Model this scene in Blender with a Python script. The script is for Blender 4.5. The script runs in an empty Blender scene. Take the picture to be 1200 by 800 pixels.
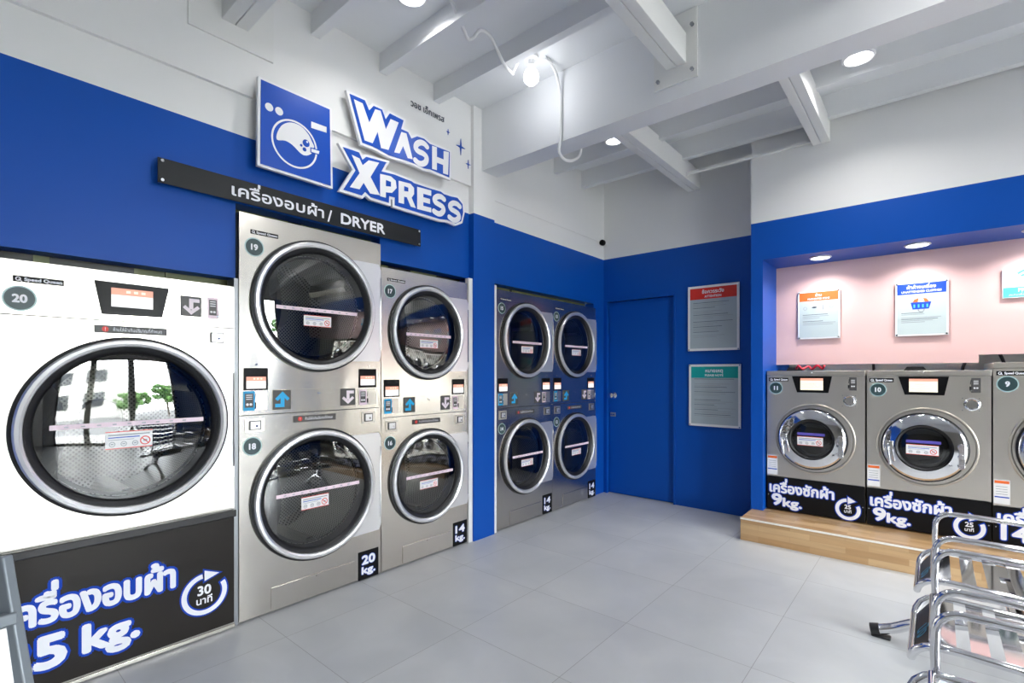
import bpy, bmesh, math, random
from mathutils import Vector, Matrix
PI = math.pi
R = math.radians
random.seed(7)
SC = bpy.context.scene
COL = SC.collection

# ---------------------------------------------------------------- camera, sky, lights, exposure
F_PX, YAW, V0, CAM_H = 582.0, 0.7052, 437.8, 1.2834
cam_d = bpy.data.cameras.new('camera')
cam = bpy.data.objects.new('camera', cam_d)
COL.objects.link(cam)
cam_d.sensor_fit = 'HORIZONTAL'
cam_d.sensor_width = 36.0
cam_d.lens = 36.0 * F_PX / 1200.0
cam_d.shift_y = (V0 - 400.0) / 1200.0
cam_d.clip_start = 0.05
cam.location = (0, 0, CAM_H)
cam.rotation_euler = (PI / 2, 0, YAW)
SC.camera = cam

SC.view_settings.view_transform = 'Standard'
SC.view_settings.look = 'None'
SC.view_settings.exposure = 1.27
SC.view_settings.gamma = 1.0
SC.view_settings.use_curve_mapping = False

world = bpy.data.worlds.new('overcast_sky')
SC.world = world
world.use_nodes = True
bg = world.node_tree.nodes['Background']
bg.inputs[0].default_value = (0.93, 0.965, 1.0, 1)
bg.inputs[1].default_value = 18.0
try:
    SC.cycles.max_bounces = 10
    SC.cycles.diffuse_bounces = 5
    SC.cycles.glossy_bounces = 5
    SC.cycles.transparent_max_bounces = 16
    SC.cycles.sample_clamp_indirect = 8.0
    SC.cycles.caustics_reflective = False
    SC.cycles.caustics_refractive = False
    SC.cycles.use_denoising = True
except Exception:
    pass

SUN_W = 0.0
DECK_LAMP_W = 2.2
BULB_W = 0.5
ALCOVE_LAMP_W = 1.8

# the shop front lets the daylight of the sky in (portal: guides the sky light, gives off none itself)
ld = bpy.data.lights.new('daylight_portal', 'AREA')
ld.shape = 'RECTANGLE'
ld.size = 2.75
ld.size_y = 3.0
ld.cycles.is_portal = True
lo = bpy.data.objects.new('daylight_portal', ld)
COL.objects.link(lo)
lo.location = (4.62, 1.80, 1.38)
lo.rotation_euler = (0, R(90), 0)

# ---------------------------------------------------------------- materials
def srgb(r, g, b):
    f = lambda c: (c / 255 / 12.92) if c / 255 <= 0.04045 else ((c / 255 + 0.055) / 1.055) ** 2.4
    return (f(r), f(g), f(b))

MATS = {}
def mat(name, col, rough=0.5, metal=0.0, spec=None, coat=0.0, build=None):
    m = bpy.data.materials.new(name)
    m.use_nodes = True
    nt = m.node_tree
    p = nt.nodes['Principled BSDF']
    p.inputs['Base Color'].default_value = (*col, 1)
    p.inputs['Roughness'].default_value = rough
    p.inputs['Metallic'].default_value = metal
    if spec is not None:
        p.inputs['Specular IOR Level'].default_value = spec
    if coat:
        p.inputs['Coat Weight'].default_value = coat
        p.inputs['Coat Roughness'].default_value = 0.08
    if build:
        build(nt, p)
    m.diffuse_color = (*col, 1)
    MATS[name] = m
    return m

def N(nt, t, **kw):
    n = nt.nodes.new(t)
    for k, v in kw.items():
        setattr(n, k, v)
    return n

def noise_bump(scale=8.0, strength=0.1, dist=0.01, detail=2.0, vec_scale=(1, 1, 1)):
    def f(nt, p):
        tc = N(nt, 'ShaderNodeTexCoord')
        mp = N(nt, 'ShaderNodeMapping')
        mp.inputs['Scale'].default_value = vec_scale
        nz = N(nt, 'ShaderNodeTexNoise')
        nz.inputs['Scale'].default_value = scale
        nz.inputs['Detail'].default_value = detail
        b = N(nt, 'ShaderNodeBump')
        b.inputs['Strength'].default_value = strength
        b.inputs['Distance'].default_value = dist
        nt.links.new(tc.outputs['Object'], mp.inputs[0])
        nt.links.new(mp.outputs[0], nz.inputs['Vector'])
        nt.links.new(nz.outputs[0], b.inputs['Height'])
        nt.links.new(b.outputs[0], p.inputs['Normal'])
    return f

mat('white_paint', (0.80, 0.80, 0.79), 0.55, build=noise_bump(5, 0.12, 0.01, 4))
mat('ceiling_paint', (0.79, 0.80, 0.81), 0.5, build=noise_bump(3, 0.12, 0.01, 5))
mat('blue_paint', (0.002, 0.076, 0.41), 0.42, spec=0.25, build=noise_bump(9, 0.06, 0.004, 4))
mat('pink_paint', (0.83, 0.55, 0.52), 0.4)
mat('pale_green_wall', (0.68, 0.72, 0.62), 0.7)
mat('olive_slot_light', (0.17, 0.19, 0.085), 0.5)  # greenish light inside the wall slots, put into the colour
mat('black_chase_shade', (0.01, 0.009, 0.008), 0.4)  # darkness of the chase behind the wall, put into the colour
mat('steel_beam_paint', (0.78, 0.78, 0.76), 0.45)

def floor_build(nt, p):
    geo = N(nt, 'ShaderNodeNewGeometry')
    sep = N(nt, 'ShaderNodeSeparateXYZ')
    nt.links.new(geo.outputs['Position'], sep.inputs[0])
    def math1(op, a, b=None):
        n = N(nt, 'ShaderNodeMath', operation=op)
        for i, v in enumerate((a, b)):
            if v is None: continue
            if isinstance(v, (int, float)): n.inputs[i].default_value = v
            else: nt.links.new(v, n.inputs[i])
        return n.outputs[0]
    def cell(o, off):
        q = math1('DIVIDE', math1('SUBTRACT', o, off), 0.6)
        return math1('FLOOR', q), math1('ABSOLUTE', math1('SUBTRACT', math1('FRACT', q), 0.5))
    cx, fx = cell(sep.outputs[0], -1.21)
    cy, fy = cell(sep.outputs[1], 1.73)
    line = math1('GREATER_THAN', math1('MAXIMUM', fx, fy), 0.4978)
    comb = N(nt, 'ShaderNodeCombineXYZ')
    nt.links.new(cx, comb.inputs[0]); nt.links.new(cy, comb.inputs[1])
    wn = N(nt, 'ShaderNodeTexWhiteNoise')
    nt.links.new(comb.outputs[0], wn.inputs[0])
    # marbled clouds, shifted tile by tile
    add = N(nt, 'ShaderNodeVectorMath', operation='MULTIPLY_ADD')
    nt.links.new(wn.outputs['Color'], add.inputs[0])
    add.inputs[1].default_value = (9, 9, 9)
    nt.links.new(geo.outputs['Position'], add.inputs[2])
    nz = N(nt, 'ShaderNodeTexNoise')
    nz.inputs['Scale'].default_value = 2.6
    nz.inputs['Detail'].default_value = 6
    nz.inputs['Distortion'].default_value = 0.6
    nt.links.new(add.outputs[0], nz.inputs['Vector'])
    rmp = N(nt, 'ShaderNodeValToRGB')
    rmp.color_ramp.elements[0].position = 0.3
    rmp.color_ramp.elements[0].color = (0.49, 0.505, 0.515, 1)
    rmp.color_ramp.elements[1].position = 0.72
    rmp.color_ramp.elements[1].color = (0.575, 0.585, 0.59, 1)
    nt.links.new(nz.outputs[0], rmp.inputs[0])
    mx = N(nt, 'ShaderNodeMix', data_type='RGBA')
    nt.links.new(line, mx.inputs[0])
    nt.links.new(rmp.outputs[0], mx.inputs[6])
    mx.inputs[7].default_value = (0.30, 0.30, 0.30, 1)
    nt.links.new(mx.outputs[2], p.inputs['Base Color'])
    rr = N(nt, 'ShaderNodeMapRange')
    nt.links.new(nz.outputs[0], rr.inputs[0])
    rr.inputs[3].default_value = 0.28
    rr.inputs[4].default_value = 0.42
    nt.links.new(rr.outputs[0], p.inputs['Roughness'])
mat('floor_tile', (0.44, 0.45, 0.46), 0.35, build=floor_build)

def wood_build(nt, p):
    tc = N(nt, 'ShaderNodeTexCoord')
    mp = N(nt, 'ShaderNodeMapping')
    mp.inputs['Rotation'].default_value = (R(90), 0, 0)
    br = N(nt, 'ShaderNodeTexBrick')
    br.offset = 0.37
    br.inputs['Scale'].default_value = 1.0
    br.inputs['Mortar Size'].default_value = 0.0006
    br.inputs['Brick Width'].default_value = 0.34
    br.inputs['Row Height'].default_value = 0.043
    br.inputs['Color1'].default_value = (0.50, 0.29, 0.125, 1)
    br.inputs['Color2'].default_value = (0.70, 0.47, 0.25, 1)
    br.inputs['Mortar'].default_value = (0.45, 0.28, 0.14, 1)
    add = N(nt, 'ShaderNodeVectorMath', operation='ADD')
    sep = N(nt, 'ShaderNodeSeparateXYZ')
    cmb = N(nt, 'ShaderNodeCombineXYZ')
    sm = N(nt, 'ShaderNodeMath', operation='ADD')
    nt.links.new(tc.outputs['Object'], sep.inputs[0])
    nt.links.new(sep.outputs[1], sm.inputs[0]); nt.links.new(sep.outputs[2], sm.inputs[1])
    nt.links.new(sep.outputs[0], cmb.inputs[0]); nt.links.new(sm.outputs[0], cmb.inputs[1])
    nt.links.new(cmb.outputs[0], br.inputs['Vector'])
    nz = N(nt, 'ShaderNodeTexNoise')
    nz.inputs['Scale'].default_value = 3
    nz.inputs['Detail'].default_value = 6
    mp.inputs['Scale'].default_value = (1.2, 14, 14)
    mp.inputs['Rotation'].default_value = (0, 0, 0)
    nt.links.new(tc.outputs['Object'], mp.inputs[0])
    nt.links.new(mp.outputs[0], nz.inputs['Vector'])
    mx = N(nt, 'ShaderNodeMix', data_type='RGBA', blend_type='MULTIPLY')
    mx.inputs[0].default_value = 0.35
    nt.links.new(br.outputs[0], mx.inputs[6])
    nt.links.new(nz.outputs[0], mx.inputs[7])
    nt.links.new(mx.outputs[2], p.inputs['Base Color'])
mat('parquet_wood', (0.6, 0.42, 0.24), 0.3, build=wood_build)
mat('nosing_strip', (0.82, 0.78, 0.70), 0.3)

def steel_build(nt, p):
    tc = N(nt, 'ShaderNodeTexCoord')
    nz = N(nt, 'ShaderNodeTexNoise')
    nz.inputs['Scale'].default_value = 2.2
    nz.inputs['Detail'].default_value = 1.0
    mp = N(nt, 'ShaderNodeMapping')
    mp.inputs['Scale'].default_value = (1.6, 1, 0.7)
    b = N(nt, 'ShaderNodeBump')
    b.inputs['Strength'].default_value = 0.35
    b.inputs['Distance'].default_value = 0.02
    nt.links.new(tc.outputs['Object'], mp.inputs[0])
    nt.links.new(mp.outputs[0], nz.inputs['Vector'])
    nt.links.new(nz.outputs[0], b.inputs['Height'])
    n2 = N(nt, 'ShaderNodeTexNoise')
    n2.inputs['Scale'].default_value = 400
    m2 = N(nt, 'ShaderNodeMapping')
    m2.inputs['Scale'].default_value = (0.02, 1, 1)
    nt.links.new(tc.outputs['Object'], m2.inputs[0])
    nt.links.new(m2.outputs[0], n2.inputs['Vector'])
    rr = N(nt, 'ShaderNodeMapRange')
    rr.inputs[3].default_value = 0.17
    rr.inputs[4].default_value = 0.27
    nt.links.new(n2.outputs[0], rr.inputs[0])
    nt.links.new(rr.outputs[0], p.inputs['Roughness'])
    nt.links.new(b.outputs[0], p.inputs['Normal'])
mat('brushed_steel', (0.66, 0.625, 0.57), 0.2, 1.0, build=steel_build)
mat('washer_steel', (0.74, 0.70, 0.63), 0.36, 1.0, build=noise_bump(3, 0.15, 0.02, 1))
mat('polished_steel', (0.88, 0.88, 0.89), 0.28, 0.75, build=noise_bump(6, 0.25, 0.01, 1))
mat('chrome', (0.80, 0.80, 0.82), 0.07, 1.0)
mat('grey_metal', (0.30, 0.31, 0.33), 0.4, 0.6)
mat('machine_side', (0.42, 0.41, 0.39), 0.45, 0.3)
mat('rubber_black', (0.012, 0.012, 0.014), 0.45)
mat('gloss_black', (0.008, 0.008, 0.009), 0.30, spec=0.12)
mat('panel_black', (0.018, 0.015, 0.013), 0.35, spec=0.2)
mat('sign_black', (0.016, 0.018, 0.021), 0.38, spec=0.25)
mat('badge_teal', (0.028, 0.060, 0.066), 0.4)
mat('badge_rim', (0.45, 0.62, 0.62), 0.4)
mat('text_white', (0.84, 0.85, 0.90), 0.5)
mat('text_blue', (0.004, 0.05, 0.42), 0.6, spec=0.2)
mat('sticker_white', (0.82, 0.82, 0.83), 0.4)
mat('sticker_grey', (0.075, 0.072, 0.07), 0.45)
mat('sticker_pink', (0.80, 0.64, 0.72), 0.45)
mat('sticker_violet', (0.10, 0.08, 0.40), 0.45)
mat('sticker_cyan', (0.01, 0.34, 0.66), 0.45)
mat('arrow_cyan', (0.01, 0.42, 0.80), 0.45)
mat('arrow_pink', (0.82, 0.72, 0.78), 0.45)
mat('red_mark', (0.72, 0.03, 0.02), 0.45)
mat('orange_mark', (0.85, 0.16, 0.03), 0.45)
mat('teal_mark', (0.0, 0.36, 0.34), 0.45)
mat('royal_mark', (0.01, 0.07, 0.50), 0.45)
mat('poster_grey', (0.40, 0.47, 0.51), 0.45)
mat('poster_mint', (0.52, 0.60, 0.60), 0.45)
mat('text_dark', (0.06, 0.07, 0.09), 0.5)
mat('text_faint', (0.30, 0.33, 0.36), 0.5)
mat('wifi_blue', (0.10, 0.50, 0.74), 0.45)
mat('sign_white', (0.85, 0.85, 0.87), 0.35)
mat('sign_blue', (0.003, 0.075, 0.48), 0.3)
mat('pvc_white', (0.78, 0.78, 0.78), 0.35)
mat('drum_dark', (0.10, 0.10, 0.095), 0.4, 0.8)
mat('red_hose', (0.65, 0.015, 0.04), 0.4)
mat('cart_grey', (0.19, 0.215, 0.24), 0.4, 0.2)
mat('asphalt', (0.16, 0.16, 0.16), 0.9)
mat('pavement', (0.42, 0.41, 0.39), 0.9)
mat('leaf_green', (0.07, 0.17, 0.03), 0.7)
mat('bark', (0.12, 0.09, 0.06), 0.8)
mat('facade', (0.66, 0.64, 0.60), 0.8)
mat('near_wall_beige', (0.36, 0.34, 0.30), 0.6)
mat('window_dark', (0.03, 0.035, 0.04), 0.2)
mat('dark_frame', (0.06, 0.06, 0.065), 0.4, 0.4)
mat('car_white', (0.75, 0.75, 0.76), 0.25, coat=0.5)

def drum_build(nt, p):
    uv = N(nt, 'ShaderNodeTexCoord')
    mp = N(nt, 'ShaderNodeMapping')
    nt.links.new(uv.outputs['UV'], mp.inputs[0])
    vor = N(nt, 'ShaderNodeTexVoronoi', feature='F1')
    vor.inputs['Scale'].default_value = 62.0
    vor.inputs['Randomness'].default_value = 0.0
    rot = N(nt, 'ShaderNodeVectorRotate', rotation_type='Z_AXIS')
    rot.inputs['Angle'].default_value = R(45)
    nt.links.new(mp.outputs[0], rot.inputs[0])
    nt.links.new(rot.outputs[0], vor.inputs['Vector'])
    gt = N(nt, 'ShaderNodeMath', operation='LESS_THAN')
    nt.links.new(vor.outputs['Distance'], gt.inputs[0])
    gt.inputs[1].default_value = 0.29
    mx = N(nt, 'ShaderNodeMix', data_type='RGBA')
    nt.links.new(gt.outputs[0], mx.inputs[0])
    mx.inputs[6].default_value = (0.62, 0.62, 0.60, 1)
    mx.inputs[7].default_value = (0.015, 0.015, 0.015, 1)
    nt.links.new(mx.outputs[2], p.inputs['Base Color'])
mat('perforated_drum', (0.5, 0.5, 0.48), 0.38, 0.75, build=drum_build)

def glass_mat(name, tint, base, refl=1.0):
    m = bpy.data.materials.new(name)
    m.use_nodes = True
    nt = m.node_tree
    nt.nodes.clear()
    out = N(nt, 'ShaderNodeOutputMaterial')
    tr = N(nt, 'ShaderNodeBsdfTransparent')
    tr.inputs[0].default_value = (*tint, 1)
    gl = N(nt, 'ShaderNodeBsdfGlossy')
    gl.inputs['Roughness'].default_value = 0.02
    gl.inputs[0].default_value = (refl, refl, refl, 1)
    fr = N(nt, 'ShaderNodeFresnel')
    fr.inputs[0].default_value = 1.5
    ad = N(nt, 'ShaderNodeMath', operation='ADD')
    ad.use_clamp = True
    ad.inputs[1].default_value = base
    nt.links.new(fr.outputs[0], ad.inputs[0])
    mx = N(nt, 'ShaderNodeMixShader')
    nt.links.new(ad.outputs[0], mx.inputs[0])
    nt.links.new(tr.outputs[0], mx.inputs[1])
    nt.links.new(gl.outputs[0], mx.inputs[2])
    nt.links.new(mx.outputs[0], out.inputs[0])
    MATS[name] = m
glass_mat('door_glass', (0.50, 0.50, 0.47), 0.06)
glass_mat('washer_glass', (0.35, 0.35, 0.36), 0.03)
glass_mat('shop_glass', (0.97, 0.98, 0.98), 0.02)

def emit(name, col, s):
    m = bpy.data.materials.new(name)
    m.use_nodes = True
    p = m.node_tree.nodes['Principled BSDF']
    p.inputs['Base Color'].default_value = (0.1, 0.1, 0.1, 1)
    p.inputs['Emission Color'].default_value = (*col, 1)
    p.inputs['Emission Strength'].default_value = s
    MATS[name] = m
emit('lamp_white', (0.95, 0.97, 1.0), 4.0)
emit('screen_white', (1.0, 1.0, 1.0), 0.5)
emit('screen_orange', (1.0, 0.40, 0.26), 0.42)
emit('screen_cream', (1.0, 0.94, 0.72), 0.5)

# ---------------------------------------------------------------- mesh builder
class MB:
    def __init__(s):
        s.v = []; s.f = []; s.m = []; s.names = []; s.uv = None
    def mi(s, name):
        if name not in s.names: s.names.append(name)
        return s.names.index(name)
    def add(s, vs, fs, m):
        o = len(s.v); k = s.mi(m)
        s.v += [tuple(p) for p in vs]
        s.f += [tuple(o + i for i in f) for f in fs]
        s.m += [k] * len(fs)
        return s
    def box(s, x0, x1, y0, y1, z0, z1, m):
        vs = [(x, y, z) for z in (z0, z1) for y in (y0, y1) for x in (x0, x1)]
        return s.add(vs, [(0, 2, 3, 1), (4, 5, 7, 6), (0, 1, 5, 4), (2, 6, 7, 3), (0, 4, 6, 2), (1, 3, 7, 5)], m)
    def prism(s, pts, y0, y1, m, side=None):
        # outline in x,z, extruded from y0 (front) to y1 (back)
        n = len(pts)
        a = sum(pts[i][0] * pts[(i + 1) % n][1] - pts[(i + 1) % n][0] * pts[i][1] for i in range(n))
        if a < 0: pts = pts[::-1]
        vs = [(x, y0, z) for x, z in pts] + [(x, y1, z) for x, z in pts]
        s.add(vs, [tuple(range(n)), tuple(range(2 * n - 1, n - 1, -1))], m)
        o = len(s.v) - 2 * n; k = s.mi(side or m)
        for i in range(n):
            j = (i + 1) % n
            s.f.append((o + j, o + i, o + n + i, o + n + j)); s.m.append(k)
        return s
    def prism_z(s, pts, z0, z1, m):
        n = len(pts)
        vs = [(x, y, z0) for x, y in pts] + [(x, y, z1) for x, y in pts]
        fs = [tuple(range(n))[::-1], tuple(range(n, 2 * n))] + [(i, (i + 1) % n, n + (i + 1) % n, n + i) for i in range(n)]
        return s.add(vs, fs, m)
    def flat(s, pts, y, m):
        n = len(pts)
        a = sum(pts[i][0] * pts[(i + 1) % n][1] - pts[(i + 1) % n][0] * pts[i][1] for i in range(n))
        if a < 0: pts = pts[::-1]
        return s.add([(x, y, z) for x, z in pts], [tuple(range(n))], m)
    def lathe(s, prof, cx, cz, m, n=64, cy=0.0, a0=0.0, closed=False):
        # profile (radius, y) turned about an axis along y through (cx, cz)
        vs = []; fs = []
        for r, y in prof:
            for i in range(n):
                t = a0 + 2 * PI * i / n
                vs.append((cx + r * math.cos(t), cy + y, cz + r * math.sin(t)))
        k = len(prof)
        for j in range(k - 1 if not closed else k):
            j2 = (j + 1) % k
            for i in range(n):
                i2 = (i + 1) % n
                fs.append((j * n + i, j * n + i2, j2 * n + i2, j2 * n + i))
        return s.add(vs, fs, m)
    def disc(s, cx, cz, r, y0, y1, m, n=32, rx=None):
        rx = rx or r
        return s.prism([(cx + rx * math.cos(2 * PI * i / n), cz + r * math.sin(2 * PI * i / n)) for i in range(n)], y0, y1, m)
    def tube(s, pts, r, m, n=10, caps=True):
        pts = [Vector(p) for p in pts]
        vs = []; fs = []
        up = Vector((0, 0, 1))
        prev = None
        for i, p in enumerate(pts):
            if i == 0: t = pts[1] - pts[0]
            elif i == len(pts) - 1: t = pts[-1] - pts[-2]
            else: t = (pts[i + 1] - p).normalized() + (p - pts[i - 1]).normalized()
            t.normalize()
            if prev is None:
                a = t.cross(up)
                if a.length < 1e-3: a = t.cross(Vector((1, 0, 0)))
            else:
                a = prev - t * prev.dot(t)
            a.normalize(); prev = a
            b = t.cross(a)
            for k in range(n):
                q = 2 * PI * k / n
                vs.append(p + a * (r * math.cos(q)) + b * (r * math.sin(q)))
        for i in range(len(pts) - 1):
            for k in range(n):
                k2 = (k + 1) % n
                fs.append((i * n + k, i * n + k2, (i + 1) * n + k2, (i + 1) * n + k))
        if caps:
            fs.append(tuple(range(n))[::-1])
            fs.append(tuple(range((len(pts) - 1) * n, len(pts) * n)))
        return s.add(vs, fs, m)
    def panel_hole(s, x0, x1, z0, z1, cx, cz, r, y, m, n=64):
        # flat front sheet with a round hole
        angs = [2 * PI * i / n for i in range(n)]
        for X, Z in ((x0, z0), (x1, z0), (x1, z1), (x0, z1)):
            angs.append(math.atan2(Z - cz, X - cx) % (2 * PI))
        angs = sorted(set(round(a, 6) for a in angs))
        vs = []
        for a in angs:
            c, q = math.cos(a), math.sin(a)
            t = 1e9
            if c > 1e-6: t = min(t, (x1 - cx) / c)
            if c < -1e-6: t = min(t, (x0 - cx) / c)
            if q > 1e-6: t = min(t, (z1 - cz) / q)
            if q < -1e-6: t = min(t, (z0 - cz) / q)
            vs += [(cx + r * c, y, cz + r * q), (cx + t * c, y, cz + t * q)]
        k = len(angs)
        return s.add(vs, [(2 * i, 2 * ((i + 1) % k), 2 * ((i + 1) % k) + 1, 2 * i + 1) for i in range(k)][:], m)
    def mesh(s, name, smooth=True, angle=35):
        me = bpy.data.meshes.new(name)
        me.from_pydata([tuple(p) for p in s.v], [], s.f)
        for nm in s.names: me.materials.append(MATS[nm])
        me.polygons.foreach_set('material_index', s.m)
        if smooth:
            me.polygons.foreach_set('use_smooth', [True] * len(s.f))
            me.set_sharp_from_angle(angle=R(angle))
        me.update()
        return me

def put(name, me, parent=None, loc=(0, 0, 0), rot=(0, 0, 0), bevel=0.0, kind=None, label=None, cat=None, group=None):
    if isinstance(me, MB): me = me.mesh(name)
    o = bpy.data.objects.new(name, me)
    COL.objects.link(o)
    o.location = loc; o.rotation_euler = rot
    if parent: o.parent = parent
    if bevel:
        b = o.modifiers.new('bevel', 'BEVEL'); b.width = bevel; b.segments = 2; b.limit_method = 'ANGLE'
    if kind: o['kind'] = kind
    if label: o['label'] = label
    if cat: o['category'] = cat
    if group: o['group'] = group
    return o

CACHE = {}
def cput(key, name, fn, parent, **kw):
    # parts that repeat share one mesh
    if key not in CACHE: CACHE[key] = fn().mesh(name)
    return put(name, CACHE[key], parent, **kw)

def thing(name, label, cat, loc=(0, 0, 0), rotz=0.0, group=None):
    o = bpy.data.objects.new(name, None)
    COL.objects.link(o)
    o.empty_display_size = 0.1
    o.location = loc; o.rotation_euler = (0, 0, rotz)
    o['label'] = label; o['category'] = cat
    if group: o['group'] = group
    return o

# ---------------------------------------------------------------- lettering
TCACHE = {}
def raw_text(s, size=1.0, res=3):
    key = (s, res)
    if key not in TCACHE:
        cu = bpy.data.curves.new('lettering', 'FONT')
        cu.body = s; cu.size = 1.0; cu.fill_mode = 'BOTH'; cu.dimensions = '2D'; cu.resolution_u = res
        ob = bpy.data.objects.new('lettering', cu)
        COL.objects.link(ob)
        bpy.context.view_layer.update()
        ev = ob.evaluated_get(bpy.context.evaluated_depsgraph_get())
        me = ev.to_mesh()
        vs = [(p.co.x, p.co.y) for p in me.vertices]
        fs = [tuple(f.vertices) for f in me.polygons]
        ev.to_mesh_clear()
        bpy.data.objects.remove(ob); bpy.data.curves.remove(cu)
        TCACHE[key] = (vs, fs)
    vs, fs = TCACHE[key]
    return [(x * size, y * size) for x, y in vs], fs

TONES = '\u0e48\u0e49\u0e4a\u0e4b\u0e4c'
ABOVE = '\u0e34\u0e35\u0e36\u0e37\u0e31\u0e47'
def text2d(s, size):
    # tone marks that stand on an upper vowel are set apart and lifted above it
    marks = []; out = ''
    for i, ch in enumerate(s):
        if ch in TONES and out and out[-1] in ABOVE: marks.append((out, ch))
        else: out += ch
    vs, fs = raw_text(out, size)
    vs = list(vs); fs = list(fs)
    for pre, ch in marks:
        pv, _ = raw_text(pre, size)
        mv, mf = raw_text('\u0e01' + ch, size)
        bv, _ = raw_text('\u0e01', size)
        top = max(y for _, y in bv) + 0.02 * size
        keep = [i for i, p in enumerate(mv) if p[1] > top]
        if not keep: continue
        right = max(mv[i][0] for i in keep)
        idx = {i: n for n, i in enumerate(keep)}
        dx = max(x for x, _ in pv) - right
        o = len(vs)
        vs += [(mv[i][0] + dx, mv[i][1] + 0.21 * size) for i in keep]
        fs += [tuple(o + idx[i] for i in f) for f in mf if all(i in idx for i in f)]
    return vs, fs

def write(mb, s, x, z, height, m, y=-0.001, bold=0.0, halo=0.0, halo_m=None, fit=None, center=False, shear=0.0, n=8):
    # height = size of the em; fit = overall width wanted
    vs, fs = text2d(s, height)
    if not vs: return
    x0 = min(p[0] for p in vs); x1 = max(p[0] for p in vs)
    k = fit / (x1 - x0) if fit else 1.0
    vs = [((px - x0) * k, pz) for px, pz in vs]
    w = (x1 - x0) * k
    if center: x = x - w / 2
    def layer(rad, cnt, yy, mm):
        offs = [(0, 0)] + ([(rad * math.cos(2 * PI * i / cnt), rad * math.sin(2 * PI * i / cnt)) for i in range(cnt)] if rad > 0 else [])
        for i, (dx, dz) in enumerate(offs):
            mb.add([(x + px + dx + shear * pz, yy - i * 5e-5, z + pz + dz) for px, pz in vs], fs, mm)
    if halo: layer(halo + bold, 12, y + 0.0007, halo_m)
    layer(bold, n, y, m)
    return w

def stroke(mb, pts, w, y, m, nseg=14):
    # round-ended flat brush stroke
    n = len(pts); L = []; Rr = []
    for i in range(n):
        a = Vector(pts[max(0, i - 1)]); b = Vector(pts[min(n - 1, i + 1)])
        d = (b - a).normalized(); nn = Vector((-d.y, d.x)) * (w / 2); p = Vector(pts[i])
        L.append(p + nn); Rr.append(p - nn)
    for i in range(n - 1):
        mb.flat([tuple(Rr[i]), tuple(Rr[i + 1]), tuple(L[i + 1]), tuple(L[i])], y - i * 1.5e-5, m)
    for a, b in (pts[0], pts[-1]):
        mb.flat([(a + w / 2 * math.cos(2 * PI * k / nseg), b + w / 2 * math.sin(2 * PI * k / nseg)) for k in range(nseg)], y - n * 1.5e-5 - 5e-5, m)

def smooth_path(pts, k=5, closed=False):
    out = []
    n = len(pts)
    for i in range(n - (0 if closed else 1)):
        g = lambda j: Vector(pts[j % n]) if closed else Vector(pts[max(0, min(n - 1, j))])
        p0, p1, p2, p3 = g(i - 1), g(i), g(i + 1), g(i + 2)
        for q in range(k):
            t = q / k
            out.append(tuple(0.5 * ((2 * p1) + (p2 - p0) * t + (2 * p0 - 5 * p1 + 4 * p2 - p3) * t * t + (3 * p1 - p0 - 3 * p2 + p3) * t ** 3)))
    if not closed: out.append(tuple(pts[-1]))
    return out

def offset_poly(pts, d):
    n = len(pts)
    a = sum(pts[i][0] * pts[(i + 1) % n][1] - pts[(i + 1) % n][0] * pts[i][1] for i in range(n))
    if a < 0: pts = pts[::-1]
    out = []
    for i in range(n):
        p0, p1, p2 = Vector(pts[i - 1]), Vector(pts[i]), Vector(pts[(i + 1) % n])
        d1 = (p1 - p0).normalized(); d2 = (p2 - p1).normalized()
        n1 = Vector((d1.y, -d1.x)); n2 = Vector((d2.y, -d2.x))
        b = (n1 + n2)
        if b.length < 1e-6: b = n1.copy()
        b.normalize()
        c = max(0.45, b.dot(n1))
        out.append(tuple(p1 + b * (d / c)))
    return out

def ring_arrow(mb, cx, cz, r, w, y, m, halo, halo_m):
    # circle arrow: open ring with a head at the top pointing right
    def arc(r0, r1, a0, a1, yy, mm, n=40):
        vs = []; fs = []
        for i in range(n + 1):
            t = R(a0 + (a1 - a0) * i / n)
            vs += [(cx + r0 * math.cos(t), yy, cz + r0 * math.sin(t)), (cx + r1 * math.cos(t), yy, cz + r1 * math.sin(t))]
        for i in range(n): fs.append((2 * i, 2 * i + 2, 2 * i + 3, 2 * i + 1))
        mb.add(vs, fs, mm)
    if halo: arc(r - w / 2 - halo, r + w / 2 + halo, 92 - 360 - 4, 27 + 6 - 0 - 0 , y + 0.0004, halo_m)
    arc(r - w / 2, r + w / 2, 96 - 360, 27, y, m)
    hx, hz = cx + r * math.cos(R(84)), cz + r * math.sin(R(84))
    head = [(hx - 0.12 * r, hz + 1.15 * w), (hx + 0.62 * r, hz - 0.12 * w), (hx - 0.12 * r, hz - 1.15 * w)]
    if halo: mb.flat(offset_poly(head, halo), y + 0.0004, halo_m)
    mb.flat(head, y, m)

# ================================================================ THE ROOM
XW, YB, YH = -2.735, 4.747, 4.40          # left wall, back wall, header wall over the washer alcove
BAND, DECK = 2.517, 3.34                  # top of the blue band, ceiling
XR, YN = 4.45, -2.3                       # shop front, near wall

put('floor', MB().box(-4.0, 4.6, -2.5, 5.5, -0.12, 0.0, 'floor_tile'), kind='structure')
put('ceiling', MB().box(-4.0, 4.7, -2.5, 5.5, DECK, DECK + 0.12, 'ceiling_paint'), kind='structure')

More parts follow.
